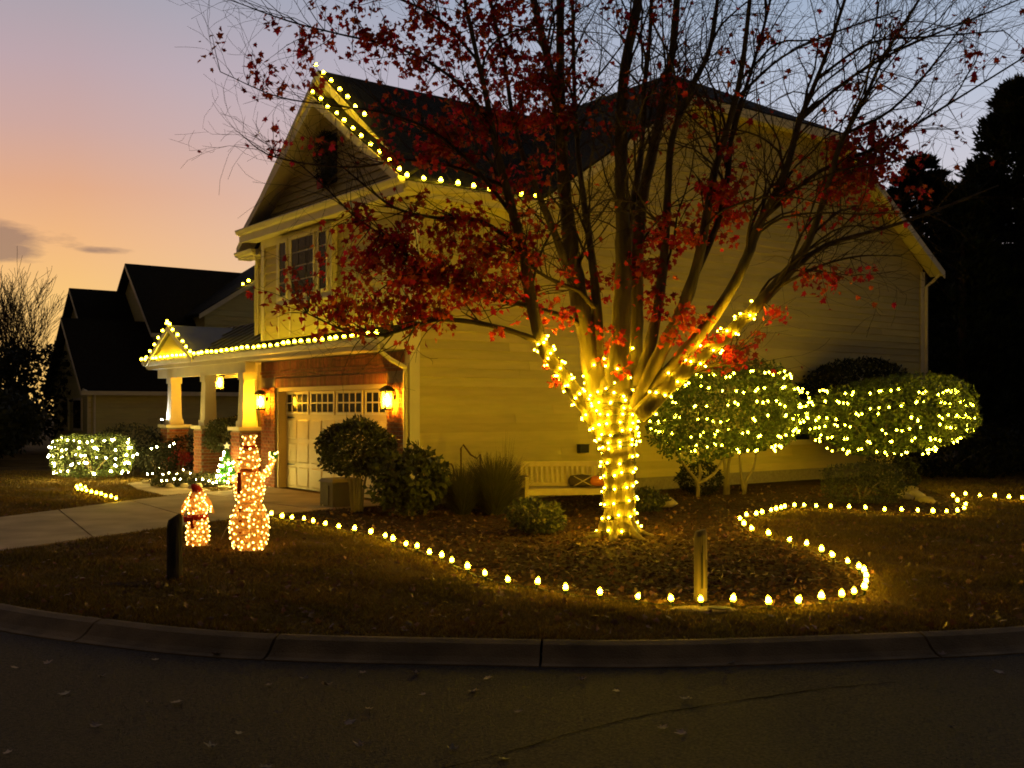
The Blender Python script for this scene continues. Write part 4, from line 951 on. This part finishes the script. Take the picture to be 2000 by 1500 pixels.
def grasses(name, c, n, h, spread, label, w=.006):
    t = empty(name, c, 0, label, 'grass clump'); V, Fc = [], []
    for i in range(n):
        a = random.uniform(0, 6.28); r0 = random.uniform(0, .26); hh = h * random.uniform(.35, 1.15); sp = spread * random.uniform(.15, 1) 
        pts = [Vector((math.cos(a) * (r0 * (.4 + .6 * u) + sp * u ** 1.35), math.sin(a) * (r0 * (.4 + .6 * u) + sp * u ** 1.35), hh * (u - .22 * u ** 3 * sp / spread))) for u in (0, .35, .7, 1)]
        n0 = len(V); side = Vector((-math.sin(a), math.cos(a), 0))
        for k, p in enumerate(pts): ww = w * (1 - .8 * k / 3); V += [tuple(p - side * ww), tuple(p + side * ww)]
        for k in range(3): Fc.append((n0 + 2 * k, n0 + 2 * k + 1, n0 + 2 * k + 3, n0 + 2 * k + 2))
    mobj('blades', V, Fc, M['reed'], t, kind='stuff')
c = gr(965, 1006); grasses('ornamental_grass', (c.x, c.y, 0), 2600, .98, .62, 'tall arching ornamental grass clump by the bench', .008)
c = gr(902, 1008); grasses('ornamental_grass', (c.x, c.y + .2, 0), 1700, .80, .52, 'shorter ornamental grass clump behind the leafy shrub', .007)
c = gr(985, 1000); grasses('ornamental_grass', (c.x, c.y + .4, 0), 80, 1.35, .35, 'thin pale plume grass standing against the siding', .003)
# rusty garden frame
t = empty('garden_ornament', (-.78, 19.3, 0), .2, 'rusty bent metal garden frame standing before the siding', 'ornament')
MB().tube([(-.16, 0, 0), (-.16, 0, 1.05), (-.12, 0, 1.12), (.02, 0, .93), (.14, 0, .86), (.2, 0, .94), (.2, 0, 0)], .016, 6).build('bar', M['rust'], t)
MB().tube([(-.48, .1, 0), (-.48, .1, .66), (-.42, .1, .76), (-.32, .1, .76), (-.28, .1, .66), (-.28, .1, 0)], .014, 6).build('bar', M['rust'], t)
# utility cabinet
c = gr(662, 992); t = empty('utility_cabinet', (c.x, c.y + .25, 0), A, 'squat beige utility cabinet behind the globe shrub', 'cabinet')
MB().box((-.30, -.24, .0), (.30, .24, .46)).build('body', M['utility'], t); MB().hexa([(-.33, -.27, .46), (.33, -.27, .46), (.33, .27, .46), (-.33, .27, .46)], [(-.28, -.22, .52), (.28, -.22, .52), (.28, .22, .52), (-.28, .22, .52)]).build('lid', M['utility'], t)
MB().box((-.315, -.1, .05), (-.301, .2, .40)).build('door', M['utility'], t)
c = gr(634, 990); t = empty('junction_box', (c.x, c.y, 0), 0, 'small white outdoor power box on the ground before the cabinet', 'power box')
MB().box((-.035, -.03, 0), (.035, .03, .09)).build('body', M['trim'], t); MB().box((-.04, -.035, .09), (.04, .035, .10)).build('lid', M['trim'], t)
# little black box on the siding
t = empty('wall_box', H(4.05, -.045, .92), A, 'small black outlet box on the siding above the bench', 'wall box'); MB().box((-.12, -.10, -.04), (.12, 0, .12)).build('body', M['lid'], t); MB().box((-.13, -.11, .12), (.13, 0, .135)).build('lid', M['black'], t)

# ------------------------------------------------------------------ bench with cushion and pumpkin
B0 = Vector((.92, 18.0, 0)); bench = empty('garden_bench', B0, .16, 'white slatted wooden garden bench against the house behind the maple', 'bench')
bw = .72
for x in (-bw, bw):
    MB().box((x - .03, -.26, 0), (x + .03, -.20, .60)).build('leg', M['bench'], bench); MB().hexa([(x - .03, .18, 0), (x + .03, .18, 0), (x + .03, .24, 0), (x - .03, .24, 0)], [(x - .03, .26, .86), (x + .03, .26, .86), (x + .03, .32, .86), (x - .03, .32, .86)]).build('leg', M['bench'], bench)
    MB().box((x - .04, -.28, .60), (x + .04, .24, .63)).build('armrest', M['bench'], bench)
for k in range(5): MB().box((-bw, -.26 + k * .095, .40), (bw, -.18 + k * .095, .425)).build('seat_slat', M['bench'], bench)
MB().box((-bw, -.27, .32), (bw, -.24, .398)).build('seat_rail', M['bench'], bench); MB().box((-bw, .265, .78), (bw, .30, .86)).build('back_rail', M['bench'], bench); MB().box((-bw, .225, .44), (bw, .26, .50)).build('back_rail', M['bench'], bench)
for k in range(15):
    x = -bw + .09 + k * (2 * bw - .18) / 14
    MB().hexa([(x - .022, .235, .50), (x + .022, .235, .50), (x + .022, .25, .50), (x - .022, .25, .50)], [(x - .022, .275, .78), (x + .022, .275, .78), (x + .022, .29, .78), (x - .022, .29, .78)]).build('back_slat', M['bench'], bench)
rot = Matrix.Rotation(.16, 4, 'Z')
cu = empty('cushion', B0 + rot @ Vector((.28, .02, .426)), .16, 'dark cushion with pale crossed straps on the bench', 'cushion')
MB().lathe([(.02, -.0), (.17, .02), (.2, .08), (.2, .14), (.17, .2), (.02, .22)], 16, (0, 0, 0), 1.15, .55).build('pad', M['cushion'], cu, True)
MB().bar((-.16, -.125, .03), (.16, -.125, .2), .03, .012).build('strap', M['bench'], cu); MB().bar((-.16, -.128, .2), (.16, -.128, .03), .03, .012).build('strap', M['bench'], cu)
pk = empty('pumpkin', B0 + rot @ Vector((.56, -.02, .426)), 0, 'orange pumpkin at the end of the bench beside the maple trunk', 'pumpkin')
v, f = [], []; n = 32
for i in range(9):
    th = math.pi * i / 8
    for k in range(n):
        a = 2 * math.pi * k / n; r = .145 * math.sin(th) * (1 + .07 * abs(math.cos(a * 4)) ) + .004; v.append((r * math.cos(a), r * math.sin(a), .11 - .11 * math.cos(th) * (1 - .25 * (1 - math.sin(th)))))
for i in range(8):
    for k in range(n): j = (k + 1) % n; f.append((i * n + k, i * n + j, (i + 1) * n + j, (i + 1) * n + k))
mobj('body', v, f, M['pumpkin'], pk, True); MB().tube([(0, 0, .18), (.005, 0, .23), (.02, 0, .26)], [.02, .014, .017], 6).build('stem', M['stem'], pk)

# ------------------------------------------------------------------ stones beside the hedges
def rock(c, r, label, k):
    g = np.random.default_rng(k); b = ico(1.0); v = []
    v = [tuple(np.array(p) * (1 + g.uniform(-.22, .22)) * np.array(r)) for p in b.v]
    o = mobj('garden_stone', v, b.f, M['stone'], None, True); o.location = c; o.rotation_euler = (0, 0, random.uniform(0, 6)); tag(o, label, 'stone', 'garden stones'); return o
for i, (x, y, r, l) in enumerate([(1775, 958, .16, 'uppermost pale stone of the pile beside the square hedge'), (1788, 966, .15, 'mid pile pale stone beside the square hedge'), (1768, 970, .14, 'brownish stone under the pile beside the square hedge'), (1800, 973, .12, 'small pale stone low in the pile beyond the square hedge'), (1812, 977, .13, 'outermost pale stone of the pile beyond the square hedge'), (1298, 985, .2, 'flat pale slab of stone beside the maple trunk')]):
    c = gr(x, y + 6); rock((c.x, c.y, r * .35), (r * 1.3, r, r * .75), l, i)

# ------------------------------------------------------------------ wooden posts
def post(px, py, h, r, m, label, slant, k):
    c = gr(px, py); t = empty('wooden_post', c, random.uniform(0, .6), label, 'post'); n = 14
    v, f = [], []
    for i, z in enumerate((-.05, h * .3, h * .65, h * .93, h)):
        for j in range(n):
            a = 6.283 * j / n; rr = r * (1 + random.uniform(-.04, .04)) * (1 if i < 4 else .78); x, y = rr * math.cos(a), rr * math.sin(a) * .8
            v.append((x, y, z + (slant * (x / r) if i >= 3 else 0)))
    for i in range(4):
        for j in range(n): jj = (j + 1) % n; f.append((i * n + j, i * n + jj, (i + 1) * n + jj, (i + 1) * n + j))
    f.append(tuple(4 * n + j for j in range(n))); mobj('shaft', v, f, m, t, False)
    for q in range(3):
        a = random.uniform(3.4, 6.0); MB().box((-.003, -.006, h * .2), (.003, .0, h * (.6 + .1 * q))).build('crack', M['black'], t).location = (r * .96 * math.cos(a), r * .8 * .96 * math.sin(a), 0)
post(341, 1132, .66, .078, M['postdark'], 'dark weathered wooden post with slanted top before the penguin', .05, 1)
post(1368, 1176, .66, .062, M['postpale'], 'pale wooden post rising from the line of path bulbs', .015, 2)

# ------------------------------------------------------------------ lit figures
def body_bulbs(prof, n, t, c=(0, 0, 0), kind='figure', sx=1.0, sy=1.0, off=.004, seed=1, inner=False):
    g = random.Random(seed); zs = [z for r, z in prof]; rs = [r for r, z in prof]
    got = []
    while len(got) < n:
        best = None
        for _ in range(9):                                   # best of nine keeps the bulbs apart
            z = g.uniform(zs[0] + .01, zs[-1] - .01); r = float(np.interp(z, zs, rs))
            if g.random() > r / max(rs): continue
            a = g.uniform(0, 6.283); p = Vector((c[0] + (r + off) * sx * math.cos(a), c[1] + (r + off) * sy * math.sin(a), c[2] + z))
            d = min([(p - q).length for q in got], default=1)
            if best is None or d > best[0]: best = (d, p)
        if best: got.append(best[1]); bulb(kind, best[1], t, scale=g.uniform(.65, 1.2))
    z = zs[0] + .06
    while inner and z < zs[-1] - .03: bulb(kind, Vector((c[0], c[1], c[2] + z)), t, scale=2.2); z += .11  # extra bulbs added up the hidden axis to make the cloth glow from inside
def rings(prof, n, c=(0, 0, 0), k=18, rad=.0045, ribs=10):
    mb = MB(); zs = [z for r, z in prof]; rs = [r for r, z in prof]
    for i in range(n):
        z = zs[0] + (zs[-1] - zs[0]) * i / (n - 1); r = float(np.interp(z, zs, rs)) + .003
        mb.tube([(c[0] + r * math.cos(6.283 * j / k), c[1] + r * math.sin(6.283 * j / k), c[2] + z) for j in range(k + 1)], rad, 4, False)
    for j in range(ribs):
        a = 6.283 * j / ribs; mb.tube([(c[0] + (r + .003) * math.cos(a), c[1] + (r + .003) * math.sin(a), c[2] + z) for r, z in prof], rad, 4, False)
    return mb
c = gr(487, 1074); u = c.y / F           # metres per photo pixel there
sm = empty('lit_snowman', c, 0, 'glowing wire snowman with hat and one raised arm by the driveway', 'snowman')
low = [(28 * u, .01), (35 * u, 18 * u), (38 * u, 42 * u), (35 * u, 66 * u), (28 * u, 84 * u), (21 * u, 93 * u)]
mid = [(21 * u, 92 * u), (26 * u, 102 * u), (29 * u, 122 * u), (27 * u, 138 * u), (20 * u, 149 * u), (10 * u, 157 * u)]
head = [(10 * u, 155 * u), (17 * u, 162 * u), (20 * u, 174 * u), (18 * u, 187 * u), (13 * u, 195 * u)]
hat = [(19 * u, 195 * u), (19 * u, 197.5 * u), (11.5 * u, 198 * u), (11 * u, 212 * u), (12.5 * u, 225 * u)]
for nm, pr, nb in (('lower_ball', low, 128), ('upper_ball', mid, 84), ('head', head, 34), ('hat', hat, 22)):
    part = MB().lathe(pr, 22).build(nm, M['snow'], sm, True); rings(pr, 7 if nb > 40 else 5).build('wire_frame', M['whitewire'], part, True)
    body_bulbs(pr, nb, part, seed=nb, inner=True)
MB().lathe([(12.6 * u, 198 * u), (12.6 * u, 204 * u)], 18).build('hat_band', M['red'], sm)
MB().tube([(-13 * u, -8 * u, 177 * u), (-20 * u, -11 * u, 177 * u), (-25 * u, -13 * u, 179 * u)], [.028, .018, .004], 8).build('nose', M['orange'], sm, True)
MB().lathe([(16 * u, 152 * u), (18 * u, 155 * u), (16 * u, 159 * u)], 18).build('scarf', M['orange'], sm, True)
MB().box((-16 * u, -29 * u, 112 * u), (-9 * u, -27.6 * u, 153 * u)).build('scarf_end', M['red'], sm)
for z in (82, 60, 38): MB().lathe([(.004, -.012), (.022, -.006), (.022, .006), (.004, .012)], 10, (-9 * u, -34.5 * u, z * u)).build('button', M['red'], sm)
for pts, nb in (([(24, 0, 143), (34, -2, 150), (42, -3, 162), (47, -3, 178)], 22), ([(-24, -6, 140), (-31, -10, 137), (-36, -14, 142)], 10)):
    P_ = [Vector(p) * u for p in pts]; part = MB().tube(P_, [.045, .042, .038, .045][:len(P_)], 10).build('arm', M['snow'], sm, True)
    for k in range(nb):
        f = k / nb * (len(P_) - 1); i = int(f); p = P_[i].lerp(P_[i + 1], f - i); a = random.uniform(0, 6.28); bulb('figure', p + Vector((math.cos(a) * .04, math.sin(a) * .04, random.uniform(-.02, .02))), part)
mit = MB().lathe([(.02, -.035), (.05, -.02), (.055, .01), (.04, .045), (.01, .06)], 10, tuple(Vector((48, -3, 184)) * u)).build('mitten', M['green'], sm, True)
for k in range(8): a = random.uniform(0, 6.28); bulb('figure', Vector((48, -3, 184)) * u + Vector((math.cos(a) * .05, math.sin(a) * .05, random.uniform(-.03, .05))), mit)
g = gr(431, 1056) - c; MB().tube([Vector((-30 * u, -.05, 70 * u)), g + Vector((0, 0, .01))], .0035, 4).build('guy_line', M['whitewire'], sm)

c = gr(386, 1066); u = c.y / F
pg = empty('lit_penguin', c, 0, 'glowing wire penguin with red hat and red bow', 'penguin')
pb = [(18 * u, .01), (21 * u, 12 * u), (21.5 * u, 30 * u), (19 * u, 50 * u), (17 * u, 62 * u), (18.5 * u, 78 * u), (16 * u, 92 * u), (14 * u, 101 * u), (9 * u, 109 * u), (2 * u, 112 * u)]
part = MB().lathe(pb, 20).build('body', M['snow'], pg, True); rings(pb, 10).build('wire_frame', M['whitewire'], part, True); body_bulbs(pb, 120, part, seed=4, inner=True)
for pts in ([(-15, -3, 92), (-24, -5, 76), (-32, -6, 53)], [(13, -3, 96), (23, -4, 83), (33, -5, 64)]):
    P_ = [Vector(p) * u for p in pts]; fl = MB().tube(P_, [.045, .04, .012], 8).build('flipper', M['snow'], pg, True)
    for k in range(9): f = k / 9 * 2; i = int(f); bulb('figure', P_[i].lerp(P_[i + 1], f - i) + Vector((random.uniform(-.02, .02), -.035, random.uniform(-.02, .02))), fl)
MB().lathe([(18 * u, 51 * u), (20 * u, 54 * u), (18.6 * u, 62 * u)], 18).build('sash', M['red'], pg, True)
MB().hexa([(-20 * u, -22 * u, 48 * u), (-2 * u, -22 * u, 50 * u), (-2 * u, -19 * u, 50 * u), (-20 * u, -19 * u, 48 * u)], [(-21 * u, -22 * u, 60 * u), (-2 * u, -22 * u, 57 * u), (-2 * u, -19 * u, 57 * u), (-21 * u, -19 * u, 60 * u)]).hexa([(-6 * u, -22 * u, 36 * u), (0 * u, -22 * u, 37 * u), (0 * u, -20 * u, 37 * u), (-6 * u, -20 * u, 36 * u)], [(-10 * u, -22 * u, 52 * u), (-4 * u, -22 * u, 52 * u), (-4 * u, -20 * u, 52 * u), (-10 * u, -20 * u, 52 * u)]).build('bow', M['red'], pg)
MB().tube([Vector((0, 0, 104)) * u, Vector((-3, -1, 112)) * u, Vector((-9, -2, 117)) * u, Vector((-13, -2, 116)) * u], [.078, .06, .035, .012], 10).build('hat', M['red'], pg, True)
pm_ = MB().lathe([(.004, -.03), (.028, -.015), (.028, .015), (.004, .03)], 10, tuple(Vector((-14, -2, 115)) * u)).build('bobble', M['trim'], pg, True)
MB().tube([Vector((-6, -15, 96)) * u, Vector((-11, -22, 94)) * u], [.022, .004], 8).build('beak', M['orange'], pg, True)

# little lit christmas tree with a star, by the porch shrub
c = gr(443, 953); xt = empty('lit_christmas_tree', c, 0, 'small green lit christmas tree topped with a star', 'christmas tree'); u = c.y / F
cp = [(17 * u, 10 * u), (19 * u, 14 * u), (13 * u, 40 * u), (7 * u, 62 * u), (1 * u, 76 * u)]
MB().lathe(cp, 14).build('cone', M['green'], xt, True)
p = rng.uniform(0, 1, (900, 1)); zz = (10 + 66 * p[:, 0]) * u; rr = np.interp(zz, [z for r, z in cp], [r for r, z in cp]); aa = rng.uniform(0, 6.28, 900)
leaf_mesh(np.c_[rr * np.cos(aa), rr * np.sin(aa), zz], np.full(900, .06), 'foliage', M['hedge'], xt, aspect=.2)
body_bulbs(cp, 26, xt, kind='white', off=.02, seed=9)
MB().tube([(17 * u * math.cos(k * .524), 17 * u * math.sin(k * .524), 3 * u) for k in range(13)], .012, 5).build('stand', M['whitewire'], xt)
MB().tube([(0, 0, 0), (0, 0, 12 * u)], .03, 6).build('trunk', M['stem'], xt)
st = MB(); rr = [.085, .035]; ring = [(rr[k % 2] * math.sin(k * math.pi / 5), 82 * u + rr[k % 2] * math.cos(k * math.pi / 5)) for k in range(10)]
st.hexa([(x, .012, z) for x, z in ring], [(x, -.012, z) for x, z in ring]).build('star', emit('star glow', (1, .72, .2), 1.6), xt)

# ------------------------------------------------------------------ planting by the porch
c = gr(432, 948); shrub('porch_shrub', (c.x, c.y + .9), (.72, .62, .46), 3600, .075, M['shrub'], 'dense dark shrub before the porch columns', zc=1.13, stems=5, amp=.12, inner=.6)
c = gr(300, 938); shrub('porch_shrub', (c.x - .1, c.y + .6), (.60, .5, .42), 2200, .07, M['darkleaf'], 'dark shrub between the net lit hedge and the brick pier', zc=.5)
c = gr(385, 950); lb = shrub('ground_cover', (c.x + .1, c.y - .1), (.95, .45, .16), 3200, .06, M['shrub'], 'low mound of plants edged with stones below the porch', 'plant', zc=.14, amp=.2)
c = gr(345, 935); shrub('red_flower', (c.x, c.y + .3), (.30, .26, .16), 500, .07, M['flower'], 'clump of dark red flowers at the brick pier', 'plant', zc=.52)
c = gr(400, 935); shrub('red_flower', (c.x, c.y + .4), (.34, .26, .16), 500, .07, M['flower'], 'wine red foliage clump beside the lit christmas tree', 'plant', zc=.42)
pts = [gr(x, y, .22) + Vector((0, 0, random.uniform(-.06, .08))) for x, y in [(288, 928), (298, 921), (312, 912), (318, 930), (330, 925), (346, 922), (358, 924), (372, 928), (384, 932), (396, 936), (408, 940), (416, 944), (352, 938), (340, 942), (326, 940), (316, 944)]]
string('ground_light_string', 'loose strand of white bulbs lying over the low plants below the porch', pts, 'white', 'string lights along the ground', scale=.62)
for i, (x, y, l) in enumerate([(290, 946, 'pale edging stone nearest the walkway end of the low mound'), (308, 952, 'pale edging stone second along the low mound'), (332, 955, 'pale edging stone midway along the low mound'), (360, 955, 'pale edging stone before the penguin on the low mound'), (388, 954, 'pale edging stone at the lit christmas tree end')]):
    c = gr(x, y); rock((c.x, c.y, .05), (.20, .11, .08), l, 20 + i)
# net lit hedge across the driveway
hb = gr(182, 938); HB = Vector((hb.x, hb.y, 0))
shrub('clipped_hedge', HB, (.98, .6, .52), 5200, .065, M['hedge'], 'low clipped hedge under net lights across the driveway', 'hedge', zc=.62, box=2.0, amp=.04)
net(HB, (1.0, .62, .53), .62, 5, 15, 'net of white bulbs over the low hedge across the driveway', 0, math.pi * .98, math.pi * 2.02, -.75, .70, 'white', .85, .06, 3.5)
pts = [Vector((hb.x + x, hb.y - .3, z)) for x, z in ((1.1, .62), (1.2, .66), (1.55, .80), (1.68, .84), (2.0, .86), (2.1, .92))]
string('ground_light_string', 'short strand of bulbs trailing from the hedge to the brick pier', pts, 'white', 'string lights along the ground', scale=.85)
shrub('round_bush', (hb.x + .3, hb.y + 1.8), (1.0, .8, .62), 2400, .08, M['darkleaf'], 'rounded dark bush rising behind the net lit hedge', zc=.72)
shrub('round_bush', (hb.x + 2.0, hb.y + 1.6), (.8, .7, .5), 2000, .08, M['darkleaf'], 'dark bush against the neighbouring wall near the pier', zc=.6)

# ------------------------------------------------------------------ neighbouring house
nb = empty('neighbour_house', C0, A, 'dark roofed neighbouring house beyond the driveway', 'house')
def gable_box(s0, s1, t0, t1, ze, zr, axis, wallm, ov=.35, sid=None):
    MB().box((s0, t0, 0), (s1, t1, ze)).build('wall', wallm, nb)
    if axis == 's':
        tm = (t0 + t1) / 2; sl = (zr - ze) / (tm - t0)
        for sg, te in ((1, t0 - ov), (-1, t1 + ov)):
            zz = ze - sl * ov; q = [(s0 - ov, te, zz), (s1 + ov, te, zz), (s1 + ov, tm, zr), (s0 - ov, tm, zr)]
            MB().slab(q if sg > 0 else q[::-1], (0, 0, -.15)).build('roof', M['shingle'], nb)
        MB().slab([(s0 + .01, t0, ze), (s0 + .01, t1, ze), (s0 + .01, tm, zr - .2)], (.1, 0, 0)).build('gable', wallm, nb)
        MB().slab([(s0 - ov, t0 - ov - .03, ze - sl * ov - .16), (s1 + ov, t0 - ov - .03, ze - sl * ov - .16), (s1 + ov, t0 - ov - .03, ze - sl * ov + .0), (s0 - ov, t0 - ov - .03, ze - sl * ov)], (0, .03, 0)).build('gutter', M['trim'], nb)
        MB().slab([(s0 - ov - .02, t0 - ov, ze - sl * ov - .18), (s0 - ov - .02, tm, zr - .18), (s0 - ov - .02, tm, zr - .02), (s0 - ov - .02, t0 - ov, ze - sl * ov - .02)], (.02, 0, 0)).build('rake_board', M['trim'], nb)
    else:
        sm_ = (s0 + s1) / 2; sl = (zr - ze) / (sm_ - s0)
        for se, flip in ((s0 - ov, 0), (s1 + ov, 1)):
            zz = ze - sl * ov; q = [(se, t0 - ov, zz), (sm_, t0 - ov, zr), (sm_, t1 + ov, zr), (se, t1 + ov, zz)]
            MB().slab(q if not flip else q[::-1], (0, 0, -.15)).build('roof', M['shingle'], nb)
            r = [(se, t0 - ov - .03, zz - .24), (sm_, t0 - ov - .03, zr - .24), (sm_, t0 - ov - .03, zr - .04), (se, t0 - ov - .03, zz - .04)]
            MB().slab(r, (0, .025, 0)).build('rake_board', M['trim'], nb)
        MB().slab([(s0, t0 + .01, ze), (s1, t0 + .01, ze), (sm_, t0 + .01, zr - .2)], (0, .1, 0)).build('gable', wallm, nb)
gable_box(1.5, 13.5, 25.9, 31.0, 2.82, 5.45, 's', M['siding2'])
gw = [o for o in nb.children if o.name.startswith('wall')][0]
boards(gw, 't', 25.9, lambda z: (1.5, 7.0), .2, 2.6, .2, M['siding2'])
gable_box(4.6, 15, 27.2, 33.4, 5.2, 8.1, 's', M['siding2'])
gable_box(2.6, 8, 29.5, 33.5, 5.0, 7.0, 's', M['siding2'])
gable_box(6.3, 15.5, 26.4, 30, 5.95, 8.95, 't', M['siding2'])
gq = [o for o in nb.children if o.name.startswith('gable')][-1]
boards(gq, 't', 26.4, lambda z: (6.3, 15.5), 2.9, 5.9, .2, M['siding2'])
MB().box((1.46, 25.86, .1), (1.60, 25.88, 2.6)).build('corner_board', M['trim'], nb); MB().tube([(1.2, 25.5, 2.5), (1.7, 25.8, 2.35), (1.7, 25.83, .1)], .05, 6).build('downspout', M['trim'], nb)
for k in range(2):
    w = MB().box((1.44, 26.6 + k * 1.9, .9), (1.49, 27.8 + k * 1.9, 2.2)).build('window', M['trim'], nb); MB().box((1.42, 26.7 + k * 1.9, 1.0), (1.438, 27.7 + k * 1.9, 2.1)).build('pane', M['glass'], w)

p = HL([(q, 26.03, 5.95 + .652 * (q - 6.3) + .03) for q in (7.85, 8.1, 8.35, 8.6)])
string('eave_light_string', 'short string of bulbs high on the neighbouring gable', p, 'eave', g_e, jr(4), scale=1.6)
# ------------------------------------------------------------------ background trees
def conifer(c, h, r, n, label, seed):
    g = np.random.default_rng(seed); t = empty('conifer', (c[0], c[1], 0), 0, label, 'tree', 'dark conifers behind the house')
    MB().tube([(0, 0, -.1), (0, 0, h * .5), (0, 0, h * .97)], [r * .09, r * .05, .02], 7).build('trunk', M['twig'], t)
    nb_ = int(h * 30); P_ = []; D_ = []
    for i in range(nb_):
        f = g.uniform(.04, 1) ** .9; z = h * f; a = g.uniform(0, 6.28); L = r * (1 - f) ** .72 * g.uniform(.65, 1.15) + .12
        m = int(n / nb_); u_ = g.uniform(.12, 1, m) ** .7
        rad = L * u_; zz = z - .10 * L * u_ + .22 * L * u_ ** 2; sp = .16 * L * (1.1 - u_) + .06
        P_.append(np.c_[rad * np.cos(a) + g.normal(0, sp, m), rad * np.sin(a) + g.normal(0, sp, m), zz + g.normal(0, sp * .55, m)])
        D_.append(np.tile([math.cos(a) * .9, math.sin(a) * .9, .75], (m, 1)))
    P_ = np.concatenate(P_); D_ = np.concatenate(D_)
    leaf_mesh(P_, g.uniform(.16, .38, len(P_)), 'crown', M['conifer'], t, up=D_ * 1.0, aspect=.28)
conifer((16.2, 33.5), 12.2, 4.2, 34000, 'tall dark conifer with feathery top beyond the house corner', 1)
conifer((14.2, 36.5), 10.4, 3.8, 26000, 'shorter dark conifer between the house corner and the tallest one', 2)
conifer((19.2, 34.5), 12.4, 3.6, 20000, 'dark conifer at the edge of the woods past the tallest one', 3)
conifer((13.4, 31.2), 8.3, 2.4, 15000, 'low dark conifer close against the house corner', 4)
conifer((17.4, 38.5), 10.8, 4.0, 20000, 'dark conifer filling the gap behind the tallest one', 6)
def wood_tree(c, h, r, n, label, m='darkleaf', size=.3, zc=.55):
    t = empty('dark_tree', (c[0], c[1], 0), 0, label, 'tree', 'dark trees in the distance')
    MB().tube([(0, 0, -.1), (.1, 0, h * .3), (0, .1, h * .7)], [.2, .15, .05], 7).build('trunk', M['twig'], t)
    p = lumpy(n, (r, r, h * .5), random.randint(0, 9999), .35, .25) + np.array([0, 0, h * zc]); p = p[p[:, 2] > .1]
    leaf_mesh(p, rng.uniform(.6, 1.3, len(p)) * size, 'crown', M[m], t)
for i, (x, y, h, r, l) in enumerate([(20, 42, 7, 4.2, 'dark spreading tree in the woods behind the conifers'), (15.5, 46, 6, 4, 'dark tree behind the clipped corner tree'), (25, 38, 8, 4.5, 'large dark tree at the edge of the woods'),
                                     (-20.5, 43, 4.6, 3.2, 'dark leafy tree beside the neighbouring gable'), (-25.5, 46, 5.2, 3.8, 'broad dark leafy tree beneath the bare crown'), (-31, 48, 5.6, 4.2, 'dark leafy tree farthest along the sunset side'), (-17.4, 34.5, 2.3, 2.0, 'dark shrubby tree beside the net lit hedge'), (-21.5, 37, 3.4, 2.6, 'dark bushy tree between hedge and sunset trees')]):
    wood_tree((x, y), h, r, 5200, l, size=.26)
for i, (x, y, l) in enumerate([(11.5, 27.4, 'dark bush past the clipped corner tree'), (14.4, 28.6, 'wide dark bush below the conifers'), (17.5, 29, 'dark bush at the far end of the lawn')]):
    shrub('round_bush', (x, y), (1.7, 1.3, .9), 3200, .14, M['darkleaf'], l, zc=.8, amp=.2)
# bare tree against the sunset
bt = empty('bare_tree', (-22.2, 47.0, 0), 0, 'leafless tree fanning out against the sunset', 'tree'); bm = MB()
def bare(p, d, L, r, lev):
    n = 5; pts = [p]; rad = [r]; q = p
    for i in range(n):
        d = (d + Vector((random.gauss(0, .10), random.gauss(0, .10), random.gauss(.05, .06)))).normalized(); q = q + d * L / n; pts.append(q); rad.append(max(.009, r * (1 - .6 * (i + 1) / n)))
        if lev < 4 and i >= 1:
            for _ in range(2 if lev < 3 else 1):
                s = Vector((random.gauss(0, 1), random.gauss(0, 1), random.gauss(.2, .5))).normalized(); bare(q, d * .9 + s * .42, L * random.uniform(.5, .7), rad[-1] * .55, lev + 1)
    bm.tube(pts, rad, 4 if lev < 2 else 3, False)
for k in range(5):
    a = 6.28 * k / 5; bare(Vector((0, 0, 1.2)), Vector((math.cos(a) * .35, math.sin(a) * .3, 1)), 3.3, .10, 1)
bm.tube([(0, 0, -.1), (0, 0, .8), (0, 0, 1.5)], [.26, .2, .16], 8); bm.build('branches', M['twig'], bt, True, 'stuff')
